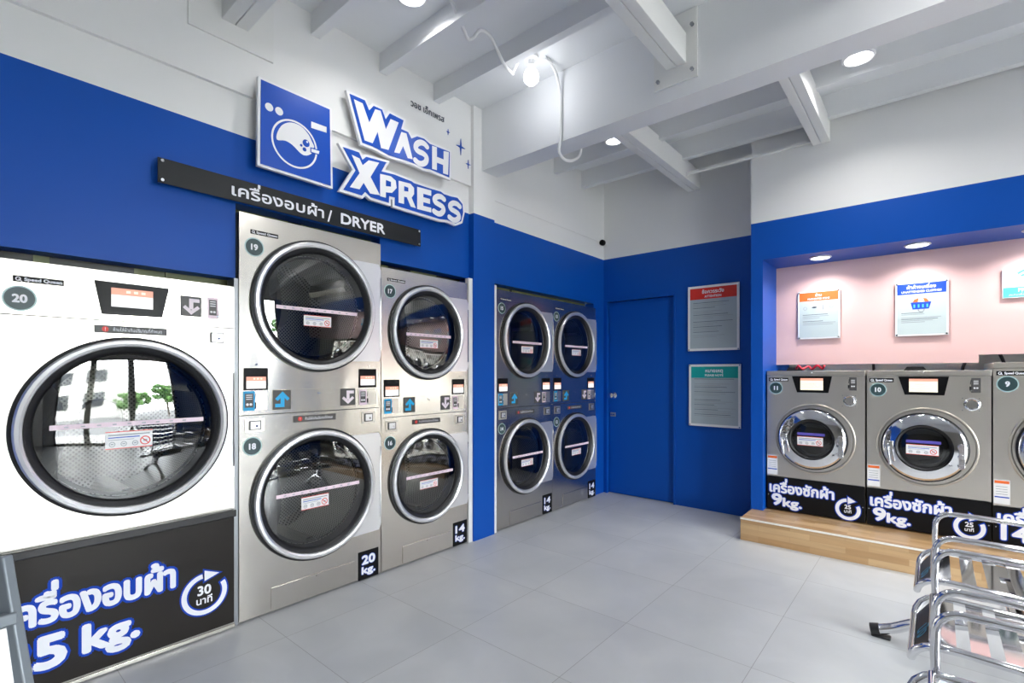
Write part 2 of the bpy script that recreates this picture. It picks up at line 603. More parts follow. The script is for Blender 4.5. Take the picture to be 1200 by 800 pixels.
# left wall with the machine openings: (y0, y1, underside of the wall)
m = MB()
openings = [(-2.3, 0.10, 0.0), (0.10, 1.022, 1.775), (1.022, 1.893, 2.160), (1.893, 2.70, 2.018)]
for y0, y1, z in openings:
    m.box(XW - 0.10, XW, y0, y1, z, BAND, 'blue_paint')
m.box(XW - 0.10, XW, -2.3, 2.70, BAND, 2.725, 'white_paint')
m.box(XW - 0.10, XW + 0.022, -2.3, 2.70, 2.725, DECK, 'white_paint')
m.box(XW - 0.10, XW, 2.94, 2.968, 0, BAND, 'blue_paint')
m.box(XW - 0.10, XW, 2.968, 4.536, 2.022, BAND, 'blue_paint')
m.box(XW - 0.10, XW, 4.536, YB, 0, BAND, 'blue_paint')
m.box(XW - 0.10, XW, 2.94, YB, BAND, 2.692, 'white_paint')
m.box(XW - 0.10, XW + 0.006, 2.94, YB, 2.692, DECK, 'white_paint')
put('wall_left', m, kind='structure')

# column between the two dryer bays, chamfered into the beam above
m = MB()
m.box(-2.95, -2.685, 2.702, 2.938, 0, BAND - 0.004, 'blue_paint')
m.box(-2.95, -2.685, 2.702, 2.938, BAND - 0.004, DECK - 0.002, 'white_paint')
put('pillar', m, kind='structure')

m = MB()
m.box(XW + .002, -2.697, 2.660, 2.701, 0, 2.012, 'white_paint'); m.box(XW + .002, -2.700, 2.940, 2.979, 0, 2.0, 'white_paint')
m.box(XW + .002, -2.712, 1.0065, 1.0265, 0, 1.77, 'grey_metal')
put('trim_5', m, kind='structure')

# slots over the dryers: boards coloured as the chase's darkness and greenish light
m = MB()
for y0, y1, z0, z1, mm in [(0.10, 0.28, 1.728, 1.83, 'black_chase_shade'), (0.28, 0.33, 1.728, 1.83, 'olive_slot_light'), (0.33, 0.62, 1.728, 1.83, 'black_chase_shade'),
                           (0.62, 0.74, 1.728, 1.83, 'olive_slot_light'), (0.745, 1.02, 1.728, 1.83, 'olive_slot_light'), (1.024, 1.34, 2.117, 2.20, 'olive_slot_light'), (1.34, 1.42, 2.117, 2.20, 'black_chase_shade'), (1.42, 1.89, 2.117, 2.20, 'olive_slot_light'),
                           (1.895, 2.03, 1.974, 2.07, 'olive_slot_light'), (2.03, 2.22, 1.974, 2.07, 'black_chase_shade'), (2.22, 2.46, 1.974, 2.07, 'olive_slot_light'), (2.46, 2.699, 1.974, 2.07, 'black_chase_shade'),
                           (2.970, 3.02, 1.974, 2.07, 'black_chase_shade'), (3.02, 3.30, 1.974, 2.07, 'olive_slot_light'), (3.30, 3.33, 1.974, 2.07, 'black_chase_shade'), (3.33, 4.534, 1.974, 2.07, 'olive_slot_light')]:
    m.box(XW - 0.130, XW - 0.102, y0, y1, z0, z1, mm)
    m.box(XW - 0.102, XW - 0.012, y0, y1, z0, z0 + .002, mm)
put('trim_1', m, kind='structure')
put('wall_chase', MB().box(-3.98, -3.90, -2.4, 5.4, 0, DECK - 0.01, 'black_chase_shade'), kind='structure')

# back wall with the store room door
m = MB()
DX0, DX1, DZ = -2.690, -1.955, 2.055
m.box(XW, DX0, YB, YB + 0.12, 0, BAND, 'blue_paint')
m.box(DX0, DX1, YB, YB + 0.12, DZ, BAND, 'blue_paint')
m.box(DX1, -1.155, YB, YB + 0.12, 0, BAND, 'blue_paint')
m.box(XW, -1.155, YB, YB + 0.12, BAND, DECK, 'white_paint')
m.box(XW - 0.4, -1.16, 5.0, 5.1, 0, DECK, 'blue_paint')  # unseen cover behind the door, added to stop light leaking through its gaps
put('wall_back', m, kind='structure')
d = put('door_1', MB().box(DX0 + 0.006, DX1 - 0.006, YB + 0.030, YB + 0.075, 0.006, DZ - 0.006, 'blue_paint'), kind='structure', bevel=0.003)
k = MB()
k.lathe([(0.031, 0.030), (0.033, 0.022), (0.026, 0.016), (0.012, 0.013), (0.010, -0.012), (0.022, -0.020), (0.030, -0.034), (0.028, -0.050), (0.014, -0.058), (0.0005, -0.059)], -2.622, 1.053, 'chrome', n=28, cy=YB)
put('door_knob', k, d)
k = MB()
k.prism([(-2.665, 0.825), (-2.605, 0.825), (-2.605, 0.868), (-2.665, 0.868)], YB + 0.022, YB + 0.030, 'grey_metal')
k.disc(-2.65, 0.848, 0.008, YB + 0.014, YB + 0.022, 'chrome', 16)
k.box(-2.640, -2.612, YB + 0.016, YB + 0.022, 0.843, 0.853, 'chrome')
put('latch_plate', k, d)
m = MB()
m.box(DX1, DX1 + 0.022, YB - 0.008, YB, 0, DZ + 0.022, 'blue_paint')
m.box(DX0 - 0.022, DX0, YB - 0.008, YB, 0, DZ + 0.022, 'blue_paint')
m.box(DX0, DX1, YB - 0.008, YB, DZ, DZ + 0.022, 'blue_paint')
put('trim_2', m, kind='structure')

# header wall, pier and soffit of the washer alcove
AX0, AZ, AP = -1.065, 2.21, 4.85
m = MB()
m.box(-1.155, AX0, YH, 5.42, 0, AZ, 'blue_paint')
m.box(-1.155, XR, YH, AP + 0.02, AZ, BAND, 'blue_paint')
m.box(-1.155, XR, YH, AP + 0.02, BAND, DECK, 'white_paint')
put('wall_header', m, kind='structure')
put('wall_right', MB().box(AX0, XR, 5.36, 5.44, 0, DECK, 'pale_green_wall'), kind='structure')
m = MB()
m.box(AX0, 0.239, AP, AP + 0.03, 1.362, AZ, 'pink_paint')
m.box(0.239, XR, AP, AP + 0.03, 1.420, AZ, 'pink_paint')
put('wall_alcove', m, kind='structure')

# platform the washers stand on
m = MB()
m.prism_z([(-1.147, 4.08), (XR - 0.01, 4.08), (XR - 0.01, 5.36), (AX0, 5.36), (AX0, 4.40), (-1.147, 4.40)], 0.0, 0.171, 'parquet_wood')
m.box(-1.149, XR - 0.01, 4.074, 4.080, 0.160, 0.173, 'nosing_strip')
put('platform', m, kind='structure')

# near wall and shop front
m = MB()
m.box(XW - 0.1, XR, YN - 0.1, YN, 0, BAND, 'near_wall_beige')
m.box(XW - 0.1, XR, YN - 0.1, YN, BAND, DECK, 'white_paint')
put('wall_near', m, kind='structure')
m = MB()
m.box(XR, XR + 0.15, -2.3, 5.44, 2.75, DECK, 'white_paint')
m.box(XR, XR + 0.15, -2.4, 0.25, 0, 2.75, 'white_paint')
m.box(XR, XR + 0.15, 3.30, 5.44, 0, 2.75, 'blue_paint')
put('wall_front', m, kind='structure')
w = put('window_1', MB().box(XR + 0.06, XR + 0.07, 0.25, 3.30, 0.05, 2.75, 'shop_glass'), kind='structure')
m = MB()
for y in (0.25, 1.05, 2.05, 3.24):
    m.box(XR + 0.03, XR + 0.12, y, y + (0.06 if y != 2.05 and y != 1.05 else 0.16), 0, 2.75, 'dark_frame')
m.box(XR + 0.03, XR + 0.10, 0.25, 3.30, 0.0, 0.06, 'dark_frame')
m.box(XR + 0.03, XR + 0.10, 0.25, 3.30, 2.69, 2.75, 'dark_frame')
put('window_frame', m, w)

# ceiling: cast ribs along x, steel beams, main beam
m = MB()
for i, y in enumerate([-1.30, -0.85, -0.39, 0.06, 0.51, 1.415, 1.875, 2.325]):
    m.prism_z([(XW, y), (XR, y), (XR, y + 0.055), (XW, y + 0.055)], 3.22, DECK, 'ceiling_paint')
for y in (3.36, 3.808, 4.29):
    m.prism_z([(XW, y), (XR, y), (XR, y + 0.055), (XW, y + 0.055)], 3.17, DECK, 'ceiling_paint')
put('ceiling_ribs', m, kind='structure')
m = MB()
m.box(-2.684, XR, 2.79, 2.97, 2.862, DECK, 'ceiling_paint')
put('ceiling_beam', m, kind='structure')
def channel_beam(name, x0, x1, y0, y1, z, along):
    m = MB()
    h = 0.17
    if along == 'y':
        c = (x0 + x1) / 2
        m.box(x0, c - 0.0015, y0, y1, z, z + h, 'steel_beam_paint'); m.box(c + 0.0015, x1, y0, y1, z, z + h, 'steel_beam_paint')
    else:
        c = (y0 + y1) / 2
        m.box(x0, x1, y0, c - 0.0015, z, z + h, 'steel_beam_paint'); m.box(x0, x1, c + 0.0015, y1, z, z + h, 'steel_beam_paint')
    put(name, m, kind='structure', bevel=0.003)
channel_beam('ceiling_beam', -1.185, -1.070, 1.075, 2.788, 3.040, 'y')
channel_beam('ceiling_beam', XW + 0.024, XR, 0.945, 1.070, 3.050, 'x')
channel_beam('ceiling_beam', -1.810, -1.690, 2.972, YB - 0.001, 3.030, 'y')
channel_beam('ceiling_beam', -0.712, -0.600, 2.972, YH - 0.001, 3.030, 'y')
m = MB()
m.box(-1.262, -1.008, 2.776, 2.789, 2.945, 3.335, 'steel_beam_paint')
for x, z in ((-1.035, 2.99), (-1.035, 3.24), (-1.235, 2.99)):
    m.disc(x, z, 0.011, 2.762, 2.776, 'grey_metal', 6)
m.box(XW + 0.022, XW + 0.034, 0.80, 1.20, 2.95, 3.335, 'steel_beam_paint')
put('trim_3', m, kind='structure')
m = MB(); m.tube([(-1.688, 4.375, 3.055), (-0.714, 4.375, 3.055)], 0.011, 'steel_beam_paint'); m.box(-1.688, -0.714, 4.366, 4.384, 3.062, 3.075, 'steel_beam_paint')
put('trim_4', m, kind='structure')

# street outside the shop front
put('street', MB().box(4.62, 30, -20, 24, -0.30, -0.12, 'asphalt'), kind='structure')
put('pavement', MB().box(4.60, 7.2, -20, 24, -0.12, -0.02, 'pavement'), kind='structure')
bt = thing('building', 'pale two storey building across the street, mirrored in the dryer doors', 'building', (20, 2, -0.12))
put('wall', MB().box(0, 5, -9, 3.5, 0, 5.2, 'facade'), bt)
for y in (-7.6, -5.0, -2.4, 0.2):
    for z in (0.9, 3.2):
        put('window', MB().box(-0.03, 0.02, y, y + 1.5, z, z + 1.3, 'window_dark'), bt)
for i, (y, x, h) in enumerate([(7.2, 17.5, 2.6), (4.9, 17.0, 1.7), (10.2, 18.0, 3.1)]):
    t = thing('tree', ['green street tree seen only as a reflection, middle one', 'low green roadside shrub seen only as a reflection', 'tallest green street tree seen only as a reflection'][i], 'tree', (x, y, -0.12))
    tm = MB(); tm.tube([(0, 0, 0), (0.05, 0, h * 0.4), (0.0, 0.08, h * 0.75)], 0.09, 'bark'); put('trunk', tm, t)
    cm = MB()
    for q in range(110):
        a = random.uniform(0, 2 * PI); rr = random.uniform(0, 1.0); zz = h * random.uniform(0.45, 1.0); s0 = random.uniform(0.12, 0.26)
        c = Vector((rr * math.cos(a), rr * math.sin(a), zz))
        bm = bmesh.new(); bmesh.ops.create_icosphere(bm, subdivisions=1, radius=s0)
        vs = [c + v.co * random.uniform(0.8, 1.2) for v in bm.verts]; bm.verts.index_update()
        fs = [tuple(v.index for v in f.verts) for f in bm.faces]; bm.free()
        cm.add(vs, fs, 'leaf_green')
    put('crown', cm, t)

# ================================================================ MACHINES
# local frame of every machine: x to its right, z up, front face in the plane y = 0, looking along -y
def door_ring(mb, cx, cz, r):
    mb.lathe([(r + 0.012, -0.001), (r + 0.012, -0.014), (r, -0.018)], cx, cz, 'rubber_black', 80)  # black rim paints the outer gasket together with its shadow
    mb.lathe([(r, -0.010), (r, -0.030), (r - 0.006, -0.038), (r - 0.018, -0.040), (r - 0.028, -0.034), (r - 0.032, -0.020)], cx, cz, 'polished_steel', 80)
def door_gasket(mb, cx, cz, r):
    mb.lathe([(r - 0.031, -0.026), (r - 0.045, -0.020), (r - 0.060, 0.004), (r - 0.064, 0.06)], cx, cz, 'rubber_black', 80)

def drum_mesh(r, depth):
    m = MB()
    n = 72; ys = [0.075, 0.10, depth - 0.05, depth]
    rs = [r - 0.03, r, r, r - 0.05]
    m.lathe([(r - 0.064 + 0.002, 0.055), (r - 0.045, 0.075)], 0, 0, 'rubber_black', n)
    prof = [(r - 0.045, 0.078), (r, 0.10), (r, depth - 0.04), (r - 0.04, depth), (0.10, depth - 0.03)]
    m.lathe(prof, 0, 0, 'perforated_drum', n)
    m.lathe([(0.10, depth - 0.03), (0.09, depth - 0.06), (0.03, depth - 0.075), (0.0005, depth - 0.075)], 0, 0, 'machine_side', 40)
    me = m.mesh('drum')
    uv = me.uv_layers.new(name='UVMap')
    for p in me.polygons:
        for li in p.loop_indices:
            v = me.vertices[me.loops[li].vertex_index].co
            rad = math.hypot(v.x, v.z)
            a = math.atan2(v.z, v.x)
            if abs(p.normal.y) > 0.7: uv.data[li].uv = (v.x, v.z)
            else:
                pa = math.atan2(p.center.z, p.center.x)
                while a - pa > PI: a -= 2 * PI
                while a - pa < -PI: a += 2 * PI
                uv.data[li].uv = (a * r, v.y)
    return me

def lifter_mesh(r, depth, k):
    m = MB()
    a = 2 * PI * k / 3 + 0.55
    pts = [(-0.055, 0), (-0.02, 0.06), (0.02, 0.06), (0.055, 0)]
    vs = []
    for y in (0.11, depth - 0.05):
        for t, hgt in pts:
            rr = r - 0.002 - hgt * (1.0 if y < 0.2 else 0.8)
            ang = a + t / r
            vs.append((rr * math.cos(ang), y, rr * math.sin(ang)))
    m.add(vs, [(0, 1, 5, 4), (1, 2, 6, 5), (2, 3, 7, 6), (0, 3, 2, 1), (4, 5, 6, 7)], 'brushed_steel')
    return m

def screen_part(root, key, x0, x1, z0, z1, split, frame):
    # dark recess with a lit display in it
    def f():
        m = MB(); m.prism(frame, -0.004, 0.0, 'gloss_black'); return m
    b = cput(key + 'bezel', 'display_bezel', f, root)
    def g():
        m = MB()
        m.flat([(x0, z0), (x1, z0), (x1, z1), (x0, z1)], -0.0052, 'screen_white')
        if split:
            m.flat([(x0, z1 - (z1 - z0) * split), (x1, z1 - (z1 - z0) * split), (x1, z1), (x0, z1)], -0.0056, 'screen_orange')
            for q in range(3):
                xx = x0 + (x1 - x0) * (0.35 + 0.18 * q); zz = z1 - (z1 - z0) * split * 0.65
                m.flat([(xx, zz), (xx + (x1 - x0) * 0.1, zz), (xx + (x1 - x0) * 0.1, zz + (z1 - z0) * split * 0.35), (xx, zz + (z1 - z0) * split * 0.35)], -0.0060, 'screen_cream')
        return m
    cput(key + 'screen', 'display_screen', g, b)

def badge_part(root, num, cx, cz, r, tag):
    def f():
        m = MB()
        m.disc(cx, cz, r * 1.13, -0.0016, 0, 'badge_rim', 40); m.disc(cx, cz, r, -0.0024, -0.0016, 'badge_teal', 40); return m
    b = cput(tag + 'badge', 'number_badge', f, root)
    m = MB(); write(m, num, cx, cz - r * 0.34, r * 0.98, 'text_white', y=-0.003, bold=r * 0.045, center=True)
    put('number', m, b)

def brand_part(root, x, z, w, h, tag):
    def f():
        m = MB()
        m.flat([(x, z), (x + w, z), (x + w, z + h), (x, z + h)], -0.0012, 'gloss_black')
        m.lathe([(h * 0.34, -0.0018), (h * 0.20, -0.0018)], x + h * 0.62, z + h * 0.5, 'text_white', 16)
        stroke(m, [(x + h * 0.7, z + h * 0.42), (x + h * 1.05, z + h * 0.12)], h * 0.14, -0.0018, 'text_white', 6)
        write(m, 'Speed Queen', x + h * 1.35, z + h * 0.27, h * 0.72, 'text_white', y=-0.0018, bold=h * 0.035, fit=w - h * 1.6)
        return m
    cput(tag + 'brand', 'brand_plate', f, root)

def arrow_part(root, x0, x1, z0, z1, up, col, tag):
    def f():
        m = MB()
        m.prism([(x0, z0), (x1, z0), (x1, z1), (x0, z1)], -0.0015, 0, 'sticker_grey')
        W, H = x1 - x0, z1 - z0
        P = lambda a, b: (x0 + a * W, z0 + b * H)
        if up: pts = [P(.12, .10), P(.62, .10), P(.62, .58), P(.88, .58) if False else P(.62, .58)]
        if up:
            shaft = [P(.12, .12), P(.64, .12), P(.64, .66), P(.42, .66), P(.42, .30), P(.12, .30)]
            head = [P(.12, .55), P(.53, .92), P(.93, .55), P(.80, .44), P(.53, .68), P(.26, .44)]
        else:
            shaft = [P(.90, .88), P(.40, .88), P(.40, .34), P(.60, .34), P(.60, .70), P(.90, .70)]
            head = [P(.10, .42), P(.50, .08), P(.92, .42), P(.80, .54), P(.50, .30), P(.22, .54)]
        m.flat(shaft, -0.0021, col); m.flat(head, -0.0021, col)
        return m
    cput(tag, 'arrow_sticker', f, root, loc=(0, -.0032, 0))

def coin_slot_part(root, x0, x1, z0, z1, stx0, stx1, col, tag):
    def f():
        m = MB()
        m.prism([(x0, z0), (x1, z0), (x1, z1), (x0, z1)], -0.003, 0, 'washer_steel')
        xs = (x0 + x1) / 2 if stx0 is None else (x1 - (x1 - x0) * 0.5)
        m.flat([(xs - 0.003, z0 + (z1 - z0) * .55), (xs + 0.001, z0 + (z1 - z0) * .55), (xs + 0.004, z1 - 0.012), (xs + 0.001, z1 - 0.012)], -0.0036, 'rubber_black')
        m.flat([(xs - 0.006, z0 + (z1 - z0) * .15), (xs + 0.006, z0 + (z1 - z0) * .15), (xs + 0.006, z0 + (z1 - z0) * .42), (xs - 0.006, z0 + (z1 - z0) * .42)], -0.0036, 'rubber_black')
        m.disc(xs, z0 + (z1 - z0) * .12, 0.004, -0.007, -0.003, 'chrome', 12)
        return m
    c = cput(tag, 'coin_slot', f, root)
    def g():
        m = MB(); H = z1 - z0; W = stx1 - stx0
        m.flat([(stx0, z0 - 0.0), (stx1, z0), (stx1, z1), (stx0, z1)], -0.0042, col)
        a, b, p, q = stx0 + W * .14, stx1 - W * .14, z0 + H * .16, z1 - H * .12
        m.flat([(a, p), (b, p), (b, q), (a, q)], -0.0046, 'sticker_grey')
        for i in range(3):
            zz = p + (q - p) * (.88 - .14 * i)
            m.flat([(a + W * .1, zz - H * .02), (b - W * .1, zz - H * .02), (b - W * .1, zz + H * .02), (a + W * .1, zz + H * .02)], -0.0050, 'sticker_white')
        for i in (0.3, 0.7):
            m.disc(a + (b - a) * i, p + (q - p) * .22, W * .12, -0.0050, -0.0046, 'screen_cream' if False else 'sticker_white', 14)
        return m
    cput(tag + 's', 'coin_sticker', g, c)

def lock_part(root, x0, x1, z0, z1, tag, rnd=False):
    def f():
        m = MB()
        m.prism([(x0, z0), (x1, z0), (x1, z1), (x0, z1)], -0.004, 0, 'washer_steel')
        cx, cz, w, h = (x0 + x1) / 2, (z0 + z1) / 2, (x1 - x0), (z1 - z0)
        if rnd:
            m.lathe([(h * .40, -0.004), (h * .42, -0.014), (h * .34, -0.018), (h * .28, -0.010), (0.0005, -0.010)], cx + w * .06, cz, 'chrome', 28)
            m.box(cx + w * .04, cx + w * .08, -0.022, -0.010, cz - h * .15, cz + h * .18, 'chrome')
        else:
            q = [(cx - w * .32, cz - h * .34), (cx + w * .30, cz - h * .34), (cx + w * .30, cz + h * .34), (cx - w * .32, cz + h * .34)]
            m.prism(q, -0.010, -0.004, 'sticker_grey'); m.prism([(cx + (a - cx) * .78, cz + (b - cz) * .78) for a, b in q], -0.012, -0.010, 'polished_steel')
            m.disc(cx + w * .04, cz - h * .05, 0.006, -0.018, -0.012, 'chrome', 14)
            m.box(cx + w * .04 - 0.001, cx + w * .04 + 0.001, -0.0186, -0.018, cz - h * .15, cz + h * .05, 'rubber_black')
        for a in (x0 + w * .07, x1 - w * .07):
            for b in (z0 + h * .1, z1 - h * .1): m.disc(a, b, 0.003, -0.0055, -0.004, 'grey_metal', 8)
        return m
    cput(tag, 'lock_plate', f, root)

def notice_strip(root, x0, x1, z0, z1, tag):
    def f():
        m = MB(); H = z1 - z0
        m.flat([(x0, z0), (x1, z0), (x1, z1), (x0, z1)], -0.0012, 'sticker_grey')
        m.disc(x0 + H * 1.1, (z0 + z1) / 2, H * .34, -0.0020, -0.0012, 'red_mark', 16)
        write(m, '!', x0 + H * 1.1, z0 + H * .28, H * .6, 'text_white', y=-0.0026, center=True)
        write(m, 'ห้ามใส่ผ้าเกินปริมาณที่กำหนด', x0 + H * 1.9, z0 + H * .28, H * .62, 'text_white', y=-0.0020, fit=(x1 - x0) - H * 2.5)
        return m
    cput(tag, 'notice_strip', f, root)

def kg_part(root, x0, x1, z0, z1, num, tag):
    def f():
        m = MB(); W, H = x1 - x0, z1 - z0
        m.prism([(x0, z0), (x1, z0), (x1, z1), (x0, z1)], -0.0015, 0, 'gloss_black')
        c = (x0 + x1) / 2
        write(m, num, c, z0 + H * .54, H * .42, 'text_white', y=-0.0022, bold=H * .022, center=True, halo=H * .018, halo_m='text_blue', fit=W * .62)
        write(m, 'kg.', c, z0 + H * .20, H * .34, 'text_white', y=-0.0022, bold=H * .018, center=True, halo=H * .018, halo_m='text_blue', fit=W * .64)
        return m
    cput(tag, 'weight_sticker', f, root)

def warning_label(mb, x0, x1, z0, z1, y):
    W, H = x1 - x0, z1 - z0
    q = lambda a, b, c, d, dy, mm: mb.flat([(x0 + a * W, z0 + b * H), (x0 + c * W, z0 + b * H), (x0 + c * W, z0 + d * H), (x0 + a * W, z0 + d * H)], y - dy, mm)
    q(0, 0, 1, 1, 0, 'sticker_white'); q(0, 0, 1, .045, .0004, 'red_mark'); q(0, .955, 1, 1, .0004, 'red_mark')
    q(.06, .76, .94, .83, .0004, 'text_faint'); q(.06, .62, .72, .68, .0004, 'royal_mark'); q(.06, .50, .60, .53, .0004, 'text_faint')
    for i, cx in enumerate((.14, .38, .62)):
        mb.lathe([(H * .15, 0), (H * .11, 0)], x0 + cx * W, z0 + H * .27, 'text_faint', 18, cy=y - .0005)
        q(cx - .03, .24, cx + .03, .31, .0005, 'text_faint')
    c = (x0 + .84 * W, z0 + H * .38)
    mb.lathe([(H * .26, 0), (H * .205, 0)], c[0], c[1], 'red_mark', 24, cy=y - .0005)
    stroke(mb, [(c[0] - H * .15, c[1] + H * .15), (c[0] + H * .15, c[1] - H * .15)], H * .05, y - .0006, 'red_mark', 6)
    q(.80, .34, .88, .44, .0004, 'text_faint')

def dryer_door(root, cx, cz, r, depth, tag, kk, stripe, label):
    # ring, glass with stickers, gasket, hinge plate, drum with lifters
    def f():
        m = MB(); door_ring(m, 0, 0, r)
        return m
    d = cput(tag + 'ring', 'door', f, root, loc=(cx, 0, cz))
    def fh():
        m = MB(); e = kk
        a = math.radians(60)
        pts = [(r * math.cos(a), r * math.sin(a)), (e, r * .86), (e, -r * .84), (r * math.cos(a), -r * math.sin(a))]
        arc = [((r - .006) * math.cos(a - 2 * a * i / 20), (r - .006) * math.sin(a - 2 * a * i / 20)) for i in range(21)]
        # quads between the ring and the straight edge
        n = len(arc); vs = []; fs = []
        for i, (x, z) in enumerate(arc):
            t = i / (n - 1)
            if t < .16: ex, ez = arc[0][0] + (e - arc[0][0]) * t / .16, arc[0][1] + (r * .86 - arc[0][1]) * t / .16
            elif t > .84: ex, ez = e + (arc[-1][0] - e) * (t - .84) / .16, -r * .84 + (arc[-1][1] + r * .84) * (t - .84) / .16
            else: ex, ez = e, r * .86 - (r * 1.70) * (t - .16) / .68
            vs += [(x, -.012, z), (ex, -.012, ez), (x, 0, z), (ex, 0, ez)]
        for i in range(n - 1):
            a4, b4 = 4 * i, 4 * i + 4
            fs += [(a4, a4 + 1, b4 + 1, b4), (a4 + 1, a4 + 3, b4 + 3, b4 + 1)]
        fs = [tuple(reversed(q)) for q in fs]
        m.add(vs, fs, 'polished_steel')
        m.tube([(e - .004, -.014, r * .62), (e - .004, -.014, -r * .62)], .004, 'chrome')
        return m
    cput(tag + 'hinge', 'hinge_plate', fh, d)
    cput(tag + 'gasket', 'gasket', lambda: (lambda m: (door_gasket(m, 0, 0, r), m)[1])(MB()), d)
    def fg():
        m = MB(); rg = r - .060
        m.lathe([(rg, -.004), (rg * .8, -.010), (rg * .4, -.014), (.0005, -.015)], 0, 0, 'door_glass', 64)
        return m
    g = cput(tag + 'glass', 'glass', fg, d)
    def fc():
        m = MB(); rg = r - .052
        L = [(rg * math.cos(R(t)), rg * math.sin(R(t))) for t in range(138, 223, 4)]
        I = [(-rg * .93 + rg * .26 * math.cos(R(t)), rg * .66 * math.sin(R(t))) for t in range(-82, 83, 8)]
        m.prism(L + I, .004, .012, 'rubber_black'); return m
    cput(tag + 'crescent', 'inner_cover', fc, d)
    def fs_():
        m = MB()
        x0, x1, z0, z1 = stripe
        m.flat([(x0, z0), (x1, z0), (x1, z1), (x0, z1)], -.0165, 'sticker_pink')
        for i in range(9):
            xx = x0 + (x1 - x0) * (.08 + .095 * i)
            m.flat([(xx, z0 + (z1 - z0) * .35), (xx + .014, z0 + (z1 - z0) * .35), (xx + .014, z0 + (z1 - z0) * .6), (xx, z0 + (z1 - z0) * .6)], -.0170, 'text_faint')
        return m
    cput(tag + 'stripe', 'stripe_sticker', fs_, d)
    def fl():
        m = MB(); warning_label(m, label[0], label[1], label[2], label[3], -.0168); return m
    cput(tag + 'label', 'warning_label', fl, d)
    if tag + 'drum' not in CACHE: CACHE[tag + 'drum'] = drum_mesh(r - .02, depth)
    dr = put('drum', CACHE[tag + 'drum'], root, loc=(cx, 0, cz))
    for k in range(3):
        cput(tag + 'lift%d' % k, 'lifter', lambda k=k: lifter_mesh(r - .02, depth, k), dr)

def shell(mb, w, H, D, m, t=.012, y0=.0):
    mb.box(-w / 2, -w / 2 + t, y0, D, 0.012, H, m); mb.box(w / 2 - t, w / 2, y0, D, 0.012, H, m)
    mb.box(-w / 2 + t, w / 2 - t, y0, D, H - t, H, m); mb.box(-w / 2 + t, w / 2 - t, y0, D, 0.012, 0.012 + t, m)
    mb.box(-w / 2 + t, w / 2 - t, D - t, D, .024, H - t, m)
    for sx in (-1, 1):
        for y in (.08, D - .08): mb.disc(sx * (w / 2 - .07), .006, .001, y, y + .001, m, 6) if False else mb.box(sx * (w / 2 - .07) - .02, sx * (w / 2 - .07) + .02, y - .02, y + .02, 0, .012, 'rubber_black')

def screw(mb, x, z): mb.disc(x, z, .0055, -.004, -.001, 'chrome', 12)

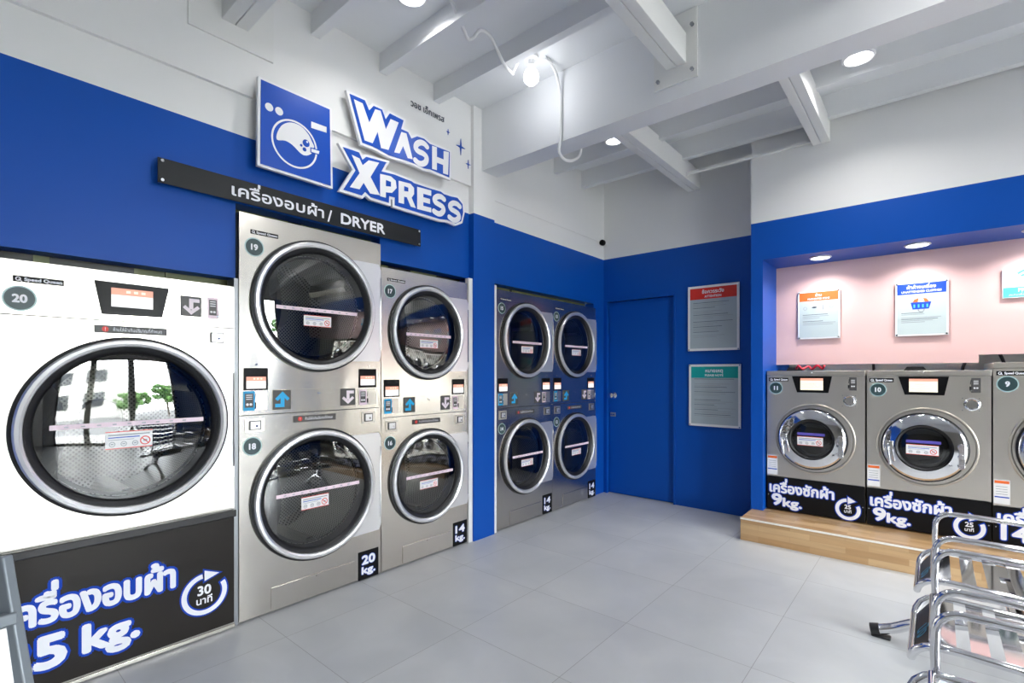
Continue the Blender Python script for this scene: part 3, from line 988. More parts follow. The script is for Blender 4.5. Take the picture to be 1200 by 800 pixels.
def stack_dryer(top_num, low_num, kg, Y, label, big):
    # two tumblers one above the other in one steel cabinet
    w = .850 if big else .772
    H = 2.113 if big else 1.970
    r = .362 if big else .318
    zt, zl = (1.667, .598) if big else (1.570, .572)
    seam = 1.068 if big else 1.000
    T = 'big' if big else 'small'
    root = thing('stacked_dryer', label, 'tumble dryer', (-2.705, Y, 0), PI / 2, 'stacked tumble dryers along the left wall')
    D = 1.0
    def fb():
        m = MB(); shell(m, w, H, D, 'machine_side', y0=.0025)
        m.box(-w / 2 + .012, w / 2 - .012, .0025, .30, seam - .02, seam + .02, 'rubber_black'); return m
    cput(T + 'body', 'cabinet', fb, root)
    def fu():
        m = MB()
        m.panel_hole(-w / 2, w / 2, seam + .002, H, 0, zt, r - .04, 0, 'brushed_steel')
        m.box(-w / 2, -w / 2 + .002, .0005, .025, seam + .002, H, 'brushed_steel'); m.box(w / 2 - .002, w / 2, .0005, .025, seam + .002, H, 'brushed_steel')
        m.box(-w / 2 + .002, w / 2 - .002, .0005, .02, H - .002, H, 'brushed_steel')
        for x in (-.34, .0, .34): screw(m, x * w / .85, seam + (.265 if x else .11)) if x else screw(m, 0, seam + .105)
        return m
    cput(T + 'upper', 'upper_front_panel', fu, root)
    def flw():
        m = MB()
        m.panel_hole(-w / 2, w / 2, .012, seam - .002, 0, zl, r - .04, 0, 'brushed_steel')
        m.box(-w / 2, -w / 2 + .002, .0005, .025, .012, seam - .002, 'brushed_steel'); m.box(w / 2 - .002, w / 2, .0005, .025, .012, seam - .002, 'brushed_steel')
        return m
    cput(T + 'lower', 'lower_front_panel', flw, root)
    # service panels
    ax0, ax1 = (-.258, .242) if big else (-.212, .203)
    az0, az1 = (1.088, 1.197) if big else (1.020, 1.126)
    def fa():
        m = MB(); m.prism([(ax0, az0), (ax1, az0), (ax1, az1), (ax0, az1)], -.003, 0, 'brushed_steel'); screw(m, 0.01, az1 - .025); return m
    cput(T + 'access', 'access_panel', fa, root, bevel=.001)
    def fk():
        m = MB(); q = [(-.265, .022), (.235, .022), (.235, .138), (-.265, .138)] if big else [(-.219, .018), (.211, .018), (.211, .133), (-.219, .133)]
        m.prism(q, -.004, 0, 'brushed_steel'); screw(m, -.01, q[2][1] - .012); return m
    cput(T + 'kick', 'lint_panel', fk, root, bevel=.0015)
    if big:
        brand_part(root, -.370, 2.012, .143, .022, T)
        badge_part(root, top_num, -.351, 1.944, .043, T + 't'); badge_part(root, low_num, -.361, .906, .043, T + 'l')
        screen_part(root, T + 'L', -.392, -.294, 1.206, 1.268, .36, [(-.404, 1.198), (-.283, 1.198), (-.283, 1.313), (-.404, 1.313)])
        screen_part(root, T + 'R', .276, .378, 1.212, 1.270, .36, [(.267, 1.198), (.390, 1.198), (.390, 1.313), (.267, 1.313)])
        arrow_part(root, -.257, -.160, 1.090, 1.196, True, 'arrow_cyan', T + 'au'); arrow_part(root, .140, .240, 1.093, 1.194, False, 'arrow_pink', T + 'ad')
        coin_slot_part(root, -.408, -.288, 1.092, 1.193, -.407, -.349, 'sticker_cyan', T + 'cl')
        coin_slot_part(root, .266, .386, 1.090, 1.186, .268, .320, 'sticker_pink', T + 'cr')
        lock_part(root, -.397, -.300, .980, 1.050, T + 'll'); lock_part(root, .285, .380, .974, 1.048, T + 'lr')
        notice_strip(root, -.145, .112, 1.013, 1.049, T + 'n'); kg_part(root, .262, .408, .006, .180, kg, T + kg)
    else:
        brand_part(root, -.341, 1.888, .143, .018, T)
        badge_part(root, top_num, -.320, 1.821, .040, T + 't'); badge_part(root, low_num, -.320, .832, .040, T + 'l')
        screen_part(root, T + 'L', -.358, -.255, 1.140, 1.200, .36, [(-.367, 1.132), (-.247, 1.132), (-.247, 1.245), (-.367, 1.245)])
        screen_part(root, T + 'R', .235, .338, 1.142, 1.204, .36, [(.227, 1.132), (.348, 1.132), (.348, 1.243), (.227, 1.243)])
        arrow_part(root, -.212, -.118, 1.023, 1.125, True, 'arrow_cyan', T + 'au'); arrow_part(root, .112, .203, 1.023, 1.125, False, 'arrow_pink', T + 'ad')
        coin_slot_part(root, -.367, -.252, 1.024, 1.120, -.366, -.310, 'sticker_cyan', T + 'cl')
        coin_slot_part(root, .227, .345, 1.024, 1.120, .229, .280, 'sticker_pink', T + 'cr')
        lock_part(root, -.356, -.262, .908, .980, T + 'll'); lock_part(root, .258, .346, .908, .978, T + 'lr')
        notice_strip(root, -.141, .111, .938, .970, T + 'n'); kg_part(root, .235, .378, .008, .181, kg, T + kg)
    e = w / 2 - .004
    s = (-.245, .245, -.032, -.012) if big else (-.20, .20, -.030, -.010)
    l = (-.092, .074, -.115, -.052) if big else (-.085, .075, -.108, -.048)
    sl = (-.245, .260, .012, .032) if big else (-.20, .22, .000, .020)
    ll = (-.106, .058, -.078, -.006) if big else (-.085, .075, -.085, -.025)
    dryer_door(root, 0, zt, r, .62, T + 'up', e, s, l)
    dryer_door(root, 0, zl, r, .62, T + 'lo', e, sl, ll)
    return root

def single_dryer():
    w, H = .846, 1.725
    root = thing('single_dryer', 'large single steel dryer numbered 20 above a black panel reading 25 kg', 'tumble dryer', (-2.705, .582, 0), PI / 2)
    m = MB(); shell(m, w, H, 1.0, 'machine_side', y0=.0025); m.box(-w / 2 + .012, w / 2 - .012, .004, .05, .024, .60, 'machine_side'); m.box(-w / 2 + .003, w / 2 - .003, .0022, .004, 1.50, 1.52, 'rubber_black'); put('cabinet', m, root)  # last box: black strip standing in for the shade in the panel seam
    r, cz = .378, 1.054
    m = MB(); m.panel_hole(-w / 2, w / 2, .602, 1.510, 0, cz, r - .04, 0, 'brushed_steel'); screw(m, .0, .628)
    m.box(-w / 2, -w / 2 + .002, .0005, .025, .602, 1.510, 'brushed_steel'); m.box(w / 2 - .002, w / 2, .0005, .025, .602, 1.510, 'brushed_steel')
    put('front_panel', m, root)
    m = MB(); m.prism([(-w / 2, 1.514), (w / 2, 1.514), (w / 2, H), (-w / 2, H)], -.001, .0015, 'brushed_steel'); screw(m, .005, 1.700); put('control_panel', m, root, bevel=.0008)
    brand_part(root, -.372, 1.640, .148, .024, 's20'); badge_part(root, '20', -.353, 1.576, .044, 's20')
    fr = [(-.104, 1.538), (.114, 1.541), (.141, 1.678), (-.129, 1.680)]
    screen_part(root, 's20', -.072, .078, 1.574, 1.655, .36, fr)
    arrow_part(root, .186, .274, 1.557, 1.653, False, 'arrow_pink', 's20a')
    coin_slot_part(root, .292, .396, 1.553, 1.658, .300, .347, 'sticker_pink', 's20c')
    lock_part(root, .294, .392, 1.424, 1.498, 's20l')
    notice_strip(root, -.129, .133, 1.458, 1.492, 's20n')
    dryer_door(root, 0, cz, r, .66, 's20d', w / 2 - .004, (-.27, .278, .002, .022), (-.095, .073, -.095, -.020))
    # black base with the wording
    m = MB()
    m.prism([(-w / 2 + .004, .028), (w / 2 - .002, .028), (w / 2 - .002, .560), (-w / 2 + .004, .560)], -.004, .0, 'panel_black')
    p = put('base_panel', m, root, bevel=.001)
    m = MB(); m.prism([(-w / 2, .566), (w / 2, .566), (w / 2, .600), (-w / 2, .600)], -.030, .0, 'rubber_black'); put('panel_edge', m, root, bevel=.004)
    m = MB(); m.prism([(-w / 2, .004), (w / 2, .004), (w / 2, .022), (-w / 2, .022)], -.010, .0, 'brushed_steel'); put('base_rail', m, root, bevel=.002)
    m = MB()
    y = -.0052
    write(m, 'เครื่องอบผ้า', -.402, .292, .148, 'text_white', y=y, bold=.0062, halo=.0105, halo_m='text_blue', fit=.563)
    put('lettering', m, p); m = MB()
    write(m, '25', -.420, .112, .175, 'text_white', y=y, bold=.0085, halo=.0105, halo_m='text_blue', fit=.198)
    write(m, 'kg.', -.162, .122, .158, 'text_white', y=y, bold=.0075, halo=.0105, halo_m='text_blue', fit=.185)
    put('weight_lettering', m, p)
    m = MB(); ring_arrow(m, .288, .215, .088, .022, y, 'text_white', .007, 'text_blue')
    write(m, '30', .286, .214, .062, 'text_white', y=y, bold=.002, center=True)
    write(m, 'นาที', .286, .170, .046, 'text_white', y=y, bold=.001, center=True)
    put('timer_symbol', m, p)
    return root

single_dryer()
stack_dryer('19', '18', '20', 1.453, 'tallest steel stacked dryer, numbered 19 over 18, with a 20 kg sticker', True)
stack_dryer('17', '16', '14', 2.270, 'bright steel stacked dryer numbered 17 over 16 beside the blue column', False)
stack_dryer('15', '14', '14', 3.368, 'stacked dryer numbered 15 over 14, just beyond the blue column', False)
stack_dryer('13', '12', '14', 4.142, 'stacked dryer numbered 13 over 12, nearest the dark blue corner', False)

# ---------------------------------------------------------------- washers
def washer(num, kg, w, H, X, z0, label, mins='25', big=False):
    T = 'wb' if big else 'ws'
    s = 1.16 if big else 1.0
    root = thing('washing_machine', label, 'washing machine', (X, 4.48, z0), 0, 'steel washing machines on the wooden platform')
    D = .80
    c = .603 * (1.06 if big else 1)      # door centre height
    zb = .280 if not big else .262       # top of the black panel
    Hf = H - .038
    rr = .232 * s
    def fb():
        m = MB(); shell(m, w, H - .036, D, 'machine_side', y0=.003); return m
    cput(T + 'body', 'cabinet', fb, root)
    def fl():
        m = MB(); m.box(-w / 2 - .001, w / 2 + .001, -.006, D, H - .034, H, 'washer_steel'); m.disc(-.01, H - .017, .005, -.010, -.006, 'chrome', 10); return m
    cput(T + 'lid', 'top_cover', fl, root, bevel=.003)
    def ff():
        m = MB(); m.panel_hole(-w / 2, w / 2, zb, Hf, 0, c, rr - .02, 0, 'washer_steel')
        m.box(-w / 2, -w / 2 + .002, .0005, .03, zb, Hf, 'washer_steel'); m.box(w / 2 - .002, w / 2, .0005, .03, zb, Hf, 'washer_steel')
        m.lathe([(.275 * s, 0.0), (.270 * s, -.006), (.262 * s, -.006), (.257 * s, -.0005)], 0, c, 'washer_steel', 72)
        return m
    cput(T + 'front', 'front_panel', ff, root)
    def fd():
        m = MB()
        m.lathe([(rr + .006, -.001), (rr + .006, -.020), (rr - .006, -.024)], 0, 0, 'rubber_black', 72)
        m.lathe([(rr - .004, -.010), (rr - .004, -.034), (rr - .010, -.042), (rr - .022, -.046), (.168 * s, -.056), (.158 * s, -.058), (.153 * s, -.050), (.150 * s, -.034)], 0, 0, 'chrome', 72)
        return m
    d = cput(T + 'door', 'door', fd, root, loc=(-.009, 0, c))
    def fg():
        m = MB()
        m.lathe([(.152 * s, -.036), (.140 * s, -.030), (.128 * s, .02), (.126 * s, .05)], 0, 0, 'rubber_black', 60)
        return m
    cput(T + 'gasket', 'gasket', fg, d)
    def fgl():
        m = MB(); m.lathe([(.136 * s, -.028), (.11 * s, -.036), (.07 * s, -.041), (.0005, -.043)], 0, 0, 'washer_glass', 60)
        return m
    cput(T + 'glass', 'glass', fgl, d)
    def fla():
        m = MB(); warning_label(m, -.094 * s, .080 * s, -.050 * s, .020 * s, -.0445)
        m.flat([(-.094 * s, .030 * s), (.092 * s, .030 * s), (.092 * s, .050 * s), (-.094 * s, .050 * s)], -.0440, 'sticker_violet')
        return m
    cput(T + 'label', 'warning_label', fla, d)
    def fh():
        m = MB()
        m.tube([(-.188 * s, -.050, .010 * s), (-.196 * s, -.085, .005), (-.192 * s, -.094, -.04), (-.180 * s, -.088, -.130 * s)], .010 * s, 'chrome', 10)
        m.prism([(-.212 * s, -.02), (-.165 * s, -.02), (-.165 * s, .035), (-.212 * s, .035)], -.066, -.045, 'chrome')
        return m
    cput(T + 'handle', 'handle', fh, d, bevel=.002)
    def fhg():
        m = MB()
        for z in (-.10, -.035, .035):
            m.disc(.195 * s, z * s - .01, .017 * s, -.062, -.046, 'chrome', 20)
        m.box(.180 * s, .212 * s, -.056, -.045, -.115 * s, .04 * s, 'chrome')
        return m
    cput(T + 'hinge', 'hinge', fhg, d, bevel=.002)
    def fdr():
        m = MB(); rd = .205 * s
        m.lathe([(.126 * s, .05), (rd, .06), (rd, .45), (.0005, .45)], 0, 0, 'drum_dark', 48); return m
    cput(T + 'drum', 'drum', fdr, root, loc=(-.009, 0, c))
    zt = Hf
    fr = [(-.112, zt - .132), (.100, zt - .132), (.124, zt - .004), (-.148, zt - .004)]
    fr = [(a * (1.12 if big else 1), b) for a, b in fr]
    b = cput(T + 'bz', 'display_bezel', lambda: (lambda m: (m.prism(fr, -.006, 0, 'gloss_black'), m)[1])(MB()), root, bevel=.001)
    def fs_():
        m = MB(); x0, x1, a, z = -.088, .066, zt - .112, zt - .020
        m.flat([(x0, a), (x1, a), (x1, z), (x0, z)], -.0072, 'screen_cream')
        m.flat([(x0, z - .018), (x1, z - .018), (x1, z), (x0, z)], -.0078, 'screen_orange')
        for q in range(3): m.flat([(x0 + .01, a + .012 + q * .018), (x1 - .012 - .02 * q, a + .012 + q * .018), (x1 - .012 - .02 * q, a + .016 + q * .018), (x0 + .01, a + .016 + q * .018)], -.0078, 'sticker_white')
        return m
    cput(T + 'sc', 'display_screen', fs_, b)
    brand_part(root, -w / 2 + .014, zt - .045, .142, .028, T)
    badge_part(root, num, -w / 2 + .066, zt - .100, .044 if not big else .046, T)
    coin_slot_part(root, .180, .282, zt - .110, zt - .012, .234, .280, 'sticker_grey', T + 'c')
    lock_part(root, .184, .280, zt - .238, zt - .138, T + 'k', rnd=True)
    def fst():
        m = MB(); x0, x1, a, z = -w / 2 + .002, -w / 2 + .078, zb + .012, zb + .168
        m.flat([(x0, a), (x1, a), (x1, z), (x0, z)], -.0010, 'sticker_white')
        m.flat([(x0 + .004, z - .024), (x1 - .004, z - .024), (x1 - .004, z - .006), (x0 + .004, z - .006)], -.0016, 'orange_mark')
        m.flat([(x0 + .004, a + .040), (x1 - .004, a + .040), (x1 - .004, a + .048), (x0 + .004, a + .048)], -.0016, 'royal_mark')
        for q in range(4): m.flat([(x0 + .010, a + .062 + q * .016), (x1 - .012, a + .062 + q * .016), (x1 - .012, a + .065 + q * .016), (x0 + .010, a + .065 + q * .016)], -.0016, 'text_faint')
        return m
    cput(T + 'st', 'instruction_sticker', fst, root)
    def fp():
        m = MB(); m.prism([(-w / 2, .012), (w / 2, .012), (w / 2, zb - .004), (-w / 2, zb - .004)], -.004, 0, 'gloss_black')
        for sx in (-1, 1): m.disc(sx * (w / 2 - .012), .125, .0035, -.007, -.004, 'chrome', 10)
        return m
    p = cput(T + 'pan', 'base_panel', fp, root)
    m = MB(); y = -.0052
    write(m, 'เครื่องซักผ้า', -w / 2 + .022, .152, .105, 'text_white', y=y, bold=.0040, halo=.006, halo_m='text_blue', fit=.443)
    put('lettering', m, p); m = MB()
    hd = .130
    a = write(m, kg, -w / 2 + .040, .050, .125 if not big else .14, 'text_white', y=y, bold=.0058, halo=.006, halo_m='text_blue', fit=.068 if len(kg) == 1 else .125)
    write(m, 'kg.', -w / 2 + .040 + a + .012, .046, .092, 'text_white', y=y, bold=.0045, halo=.006, halo_m='text_blue', fit=.128)
    put('weight_lettering', m, p)
    m = MB(); ring_arrow(m, w / 2 - .105, .094, .068, .024, y, 'text_white', .006, 'text_blue')
    write(m, mins, w / 2 - .106, .098, .042, 'text_white', y=y, bold=.0016, center=True)
    write(m, 'นาที', w / 2 - .106, .068, .030, 'text_white', y=y, bold=.0008, center=True)
    put('timer_symbol', m, p)
    return root

PZ = .171
washer('11', '9', .660, 1.135, -.722, PZ, 'steel washing machine numbered 11 with a 9 kg panel, beside the blue pier')
washer('10', '9', .660, 1.135, -.050, PZ, 'steel washing machine numbered 10, middle of the three in view, with a 9 kg panel')
washer('9', '14', .770, 1.185, .674, PZ, 'taller steel washing machine numbered 9 with a 14 kg panel, cut by the picture edge', mins='28', big=True)
washer('8', '14', .770, 1.185, 1.456, PZ, 'taller steel washing machine numbered 8, next beyond number 9', mins='28', big=True)

# ================================================================ SIGNS ON THE LEFT WALL
SIGN = {
'W':[(1.652, 2.929), (1.712, 2.928), (1.759, 2.83), (1.801, 2.929), (1.841, 2.935), (1.88, 2.834), (1.916, 2.913), (1.979, 2.914), (1.9, 2.709), (1.844, 2.702), (1.819, 2.794), (1.783, 2.71), (1.726, 2.708)],
'A':[(2.0, 2.861), (2.041, 2.866), (2.093, 2.713), (2.052, 2.707), (2.014, 2.773), (1.986, 2.716), (1.944, 2.709)],
'S0':[(2.222, 2.849), (2.196, 2.863), (2.156, 2.859), (2.119, 2.831), (2.111, 2.799), (2.136, 2.783), (2.186, 2.781), (2.218, 2.763), (2.21, 2.724), (2.173, 2.696), (2.136, 2.692), (2.106, 2.703)],
'H':[(2.26, 2.862), (2.304, 2.866), (2.304, 2.8), (2.366, 2.802), (2.366, 2.862), (2.417, 2.871), (2.409, 2.705), (2.361, 2.702), (2.361, 2.761), (2.304, 2.759), (2.304, 2.706), (2.26, 2.702)],
'washblue':[(1.625, 2.95), (1.729, 2.954), (1.759, 2.904), (1.791, 2.946), (1.853, 2.947), (1.88, 2.897), (1.911, 2.947), (2.019, 2.944), (2.0, 2.881), (2.057, 2.881), (2.083, 2.848), (2.131, 2.88), (2.191, 2.886), (2.243, 2.869), (2.426, 2.876), (2.422, 2.692), (2.243, 2.694), (2.191, 2.684), (2.111, 2.69), (2.038, 2.688), (1.904, 2.678), (1.817, 2.689), (1.783, 2.692), (1.712, 2.69)],
'X':[(1.637, 2.591), (1.691, 2.586), (1.712, 2.552), (1.755, 2.596), (1.83, 2.605), (1.768, 2.498), (1.836, 2.403), (1.764, 2.394), (1.719, 2.447), (1.691, 2.399), (1.625, 2.394), (1.691, 2.497)],
'P':[(1.837, 2.538), (1.918, 2.547), (1.956, 2.53), (1.963, 2.485), (1.927, 2.443), (1.88, 2.434), (1.88, 2.399), (1.837, 2.397)],
'Ph':[(1.88, 2.512), (1.918, 2.511), (1.918, 2.48), (1.88, 2.473)],
'R':[(1.978, 2.537), (2.074, 2.545), (2.104, 2.525), (2.104, 2.484), (2.084, 2.454), (2.12, 2.394), (2.076, 2.393), (2.044, 2.447), (2.022, 2.445), (2.022, 2.397), (1.978, 2.394)],
'Rh':[(2.022, 2.514), (2.056, 2.513), (2.056, 2.487), (2.022, 2.482)],
'E':[(2.13, 2.541), (2.253, 2.55), (2.253, 2.512), (2.183, 2.508), (2.183, 2.485), (2.242, 2.488), (2.242, 2.454), (2.183, 2.451), (2.183, 2.426), (2.253, 2.43), (2.253, 2.398), (2.13, 2.391)],
'S1':[(2.377, 2.529), (2.348, 2.54), (2.311, 2.534), (2.277, 2.508), (2.284, 2.482), (2.32, 2.473), (2.36, 2.463), (2.371, 2.436), (2.343, 2.403), (2.309, 2.394), (2.27, 2.404)],
'S2':[(2.531, 2.516), (2.499, 2.53), (2.457, 2.526), (2.422, 2.499), (2.43, 2.472), (2.472, 2.462), (2.511, 2.451), (2.521, 2.421), (2.49, 2.392), (2.454, 2.385), (2.412, 2.398)],
'xblue':[(1.582, 2.618), (1.689, 2.622), (1.712, 2.585), (1.738, 2.612), (1.885, 2.626), (1.848, 2.557), (1.946, 2.567), (2.084, 2.564), (2.104, 2.558), (2.231, 2.561), (2.343, 2.567), (2.371, 2.558), (2.436, 2.559), (2.502, 2.567), (2.552, 2.535), (2.56, 2.474), (2.539, 2.405), (2.484, 2.376), (2.401, 2.383), (2.331, 2.372), (1.951, 2.371), (1.951, 2.42), (1.906, 2.418), (1.904, 2.374), (1.772, 2.374), (1.731, 2.396), (1.708, 2.367), (1.584, 2.368), (1.666, 2.507)],
'panel':[(1.114, 2.805), (1.497, 2.804), (1.504, 2.367), (1.111, 2.369)],
'port':[(1.293, 2.532)],
'blob':[(1.196, 2.522), (1.197, 2.559), (1.224, 2.611), (1.271, 2.642), (1.327, 2.642), (1.368, 2.614), (1.389, 2.581), (1.403, 2.554), (1.385, 2.54), (1.389, 2.517), (1.36, 2.493), (1.327, 2.492), (1.278, 2.523), (1.239, 2.532)],
'dots':[(1.355, 2.559), (1.346, 2.522), (1.327, 2.538), (1.361, 2.568)],
'hand':[(1.385, 2.54), (1.433, 2.542), (1.429, 2.524), (1.385, 2.522)],
'btn':[(1.155, 2.678), (1.207, 2.677)],
'slot':[(1.385, 2.692), (1.477, 2.695), (1.477, 2.662), (1.385, 2.656)],
}
Y0S, Z0S = 1.10, 2.37
L = lambda k: [(a, b) for a, b in SIGN[k]]
XS = -2.655
def on_left(mb, name, label, cat, x=XS, **kw):
    return put(name, mb, loc=(x, 0, 0), rot=(0, 0, PI / 2), label=label, cat=cat, **kw)
DEP = XW + .0225 - XS     # depth back to the wall (local +y)
DEPL = XW - XS

# emblem panel (drum washer drawn in white on blue)
em = thing('emblem_sign', 'blue raised panel with a drawn white washer door, above the long black sign', 'sign', (XS, 0, 0), PI / 2)
m = MB(); m.prism(offset_poly(L('panel'), .013), .0, .022, 'sign_white')
for a, b in ((1.16, 2.75), (1.45, 2.75), (1.16, 2.42), (1.45, 2.42)): m.disc(a, b, .012, .022, .078, 'grey_metal', 12)
put('backing', m, em)
m = MB(); m.prism(L('panel'), -.003, .0, 'sign_blue'); put('face', m, em)
pc = SIGN['port'][0]
m = MB()
m.lathe([(.128, 0), (.118, 0)], pc[0], pc[1] - .0, 'sign_white', 64, cy=-.0040)
m.flat(smooth_path(L('blob'), 4, True), -.0040, 'sign_white')
for (a, b), rr in zip(L('dots')[:3], (.020, .011, .007)): m.disc(a, b, rr, -.0048, -.0042, 'sign_blue', 24)
m.disc(*L('dots')[3], .006, -.0054, -.0048, 'sign_white', 12)
m.flat(offset_poly(L('hand'), .006), -.0046, 'sign_blue'); m.flat(L('hand'), -.0050, 'sign_white')
for a, b in L('btn'): m.disc(a, b, .021, -.0040, -.0032, 'sign_white', 28)
m.flat(L('slot'), -.0040, 'sign_white')
put('drawing', m, em)

def letters(name, label, blue, polys, holes, strokes):
    t = thing(name, label, 'sign', (XS, 0, 0), PI / 2)
    m = MB(); m.prism(offset_poly(L(blue), .016), .0, .022, 'sign_white')
    for a in ((1.75, 2.0, 2.35) if blue == 'washblue' else (1.70, 2.05, 2.45)): m.disc(a, 2.76 if blue == 'washblue' else 2.47, .012, .022, .078, 'grey_metal', 12)
    put('backing', m, t)
    m = MB(); m.prism(L(blue), -.003, .0, 'sign_blue'); put('outline', m, t)
    m = MB()
    for k in polys: m.flat(L(k), -.0042, 'sign_white')
    for k in holes: m.flat(L(k), -.0050, 'sign_blue')
    for k in strokes:
        cxs = sum(a for a, b in L(k)) / len(L(k)); czs = sum(b for a, b in L(k)) / len(L(k))
        q = [(cxs + (a - cxs) * .86, czs + (b - czs) * .86) for a, b in L(k)]
        stroke(m, smooth_path(q, 5), .038, -.0042, 'sign_white', 14)
    put('letters', m, t)
letters('letter_sign', 'raised white and blue letters reading WASH high on the wall', 'washblue', ['W', 'A', 'H'], [], ['S0'])
letters('letter_sign', 'raised white and blue letters reading XPRESS, below the word WASH', 'xblue', ['X', 'P', 'R', 'E'], ['Ph', 'Rh'], ['S1', 'S2'])

def star(cx, cz, r, q=.16):
    pts = []
    for i in range(8):
        a = PI / 4 * i; rr = r if i % 2 == 0 else r * q
        if i % 4 == 0: rr *= .75
        pts.append((cx + rr * math.cos(a), cz + rr * math.sin(a)))
    return pts
for k, (cy, cz, r, lb) in enumerate([(2.590, 2.985, .062, 'larger blue four pointed star right of the word WASH'), (2.668, 2.880, .034, 'small blue four pointed star below the larger star'), (2.462, 3.050, .022, 'tiny blue four pointed star at the end of the small dark Thai words')]):
    m = MB(); m.prism(star(cy, cz, r), 0.0, .006, 'sign_blue')
    put('star_ornament', m, loc=(XW + .0285, 0, 0), rot=(0, 0, PI / 2), label=lb, cat='wall star', group='blue stars by the letters')
m = MB(); write(m, 'วอช เอ็กเพรส', 2.125, 3.105, .060, 'text_dark', y=0.0, bold=.0018, fit=.30)
put('wall_lettering', m, loc=(XW + .024, 0, 0), rot=(0, 0, PI / 2), label='small dark Thai words painted on the white wall above WASH', cat='lettering')

# long black dryer sign
t = thing('dryer_sign', 'long black board with white Thai words and DRYER above the machines', 'sign', (-2.680, 0, 0), PI / 2)
m = MB(); m.prism([(.673, 2.153), (2.184, 2.153), (2.184, 2.267), (.673, 2.267)], 0.0, .006, 'sign_black'); put('board', m, t, bevel=.001)
m = MB()
for a in (.690, 2.168):
    for b in (2.166, 2.254): m.disc(a, b, .007, -.006, .054, 'chrome', 16)
put('standoff', m, t)
m = MB()
write(m, 'เครื่องอบผ้า', .985, 2.180, .079, 'text_white', y=-.001, bold=.0018, fit=.490)
write(m, '/', 1.500, 2.168, .095, 'text_white', y=-.001, bold=.0018)
write(m, 'DRYER', 1.586, 2.176, .086, 'text_white', y=-.001, bold=.0028, fit=.305)
put('lettering', m, t)

# ================================================================ POSTERS
def poster(label, x0, x1, z0, z1, y, head, headm, body, hh, t1, t2, lines, picture=None, group=None, rim=.012):
    t = thing('notice_poster', label, 'poster', ((x0 + x1) / 2, y - .020, z0), 0, group)
    W, H = x1 - x0, z1 - z0
    m = MB(); m.prism([(-W / 2, 0), (W / 2, 0), (W / 2, H), (-W / 2, H)], 0, .006, 'sticker_white'); put('sheet', m, t)
    m = MB()
    for sx in (-1, 1):
        for b in (.010, H - .010): m.disc(sx * (W / 2 - .010), b, .006, -.005, .0195, 'chrome', 12)
    put('standoff', m, t)
    m = MB()
    m.flat([(-W / 2 + rim, rim), (W / 2 - rim, rim), (W / 2 - rim, H - rim - hh), (-W / 2 + rim, H - rim - hh)], -.0006, body)
    m.flat([(-W / 2 + rim, H - rim - hh), (W / 2 - rim, H - rim - hh), (W / 2 - rim, H - rim), (-W / 2 + rim, H - rim)], -.0008, headm)
    write(m, t1, 0, H - rim - hh * .50, hh * .42, 'text_white', y=-.0014, bold=hh * .014, center=True)
    write(m, t2, 0, H - rim - hh * .86, hh * .26, 'text_white', y=-.0014, bold=hh * .010, center=True)
    top = H - rim - hh - .03
    for i, (xa, xb, zz, th) in enumerate(lines):
        m.flat([(-W / 2 + W * xa, H * zz), (-W / 2 + W * xb, H * zz), (-W / 2 + W * xb, H * zz + th), (-W / 2 + W * xa, H * zz + th)], -.0012, 'text_faint' if i % 3 else 'text_dark')
    if picture: picture(m, W, H)
    put('print', m, t)
def rows(seed, z0, z1, n, xa=.11):
    rd = random.Random(seed); out = []
    for i in range(n):
        if rd.random() < .14: continue
        out.append((xa, rd.uniform(.5, .9), z1 - (z1 - z0) * i / n, .0035))
    return out
poster('grey poster with a red heading beside the dark blue door, the upper one', -1.805, -1.337, 1.500, 2.112, YB, None, 'red_mark', 'poster_grey', .105, 'ข้อควรระวัง', 'ATTENTION', rows(1, .18, .76, 22), group='posters by the blue door', rim=.022)
poster('grey poster with a teal heading beside the dark blue door, the lower one', -1.795, -1.326, .790, 1.372, YB, None, 'teal_mark', 'poster_grey', .105, 'หมายเหตุ', 'PLEASE NOTE', rows(2, .14, .76, 24), group='posters by the blue door', rim=.022)
def pic_items(m, W, H):
    m.disc(-W * .10, H * .655, .007, -.002, -.0008, 'text_dark', 14, rx=.018)
    m.flat([(W * .10, H * .60), (W * .115, H * .60), (W * .115, H * .70), (W * .10, H * .70)], -.0014, 'text_faint')
    m.lathe([(.014, 0), (.011, 0)], -W * .32, H * .64, 'text_faint', 16, cy=-.0014); m.lathe([(.014, 0), (.011, 0)], W * .30, H * .66, 'text_faint', 16, cy=-.0014)
def pic_basket(m, W, H):
    m.flat([(-.050, H * .49), (.044, H * .49), (.058, H * .62), (-.062, H * .62)], -.0014, 'royal_mark')
    for q in range(4):
        m.flat([(-.045 + q * .025, H * .52), (-.035 + q * .025, H * .52), (-.035 + q * .025, H * .58), (-.045 + q * .025, H * .58)], -.0018, 'wifi_blue')
    m.flat([(-.050, H * .62), (.045, H * .62), (.03, H * .68), (-.01, H * .70), (-.04, H * .67)], -.0014, 'orange_mark')
    m.flat([(-.02, H * .62), (.02, H * .62), (.01, H * .70), (-.015, H * .69)], -.0018, 'screen_cream' if False else 'sticker_white')
    m.lathe([(.020, 0), (.014, 0)], .0, H * .48, 'text_faint', 20, cy=-.0010)
poster('white poster with an orange heading on the pink wall above washer 11', -.893, -.589, 1.577, 1.980, AP, None, 'orange_mark', 'poster_mint', .072, 'ห้าม', 'PROHIBITED ITEMS', rows(3, .26, .50, 7, .12), pic_items, 'posters on the pink wall')
poster('white poster with a dark blue heading and a clothes basket picture, above washer 10', -.232, .077, 1.570, 1.977, AP, None, 'royal_mark', 'poster_mint', .080, 'ผ้าค้างเครื่อง', 'UNATTENDED CLOTHES', rows(4, .22, .42, 7, .12), pic_basket, 'posters on the pink wall')
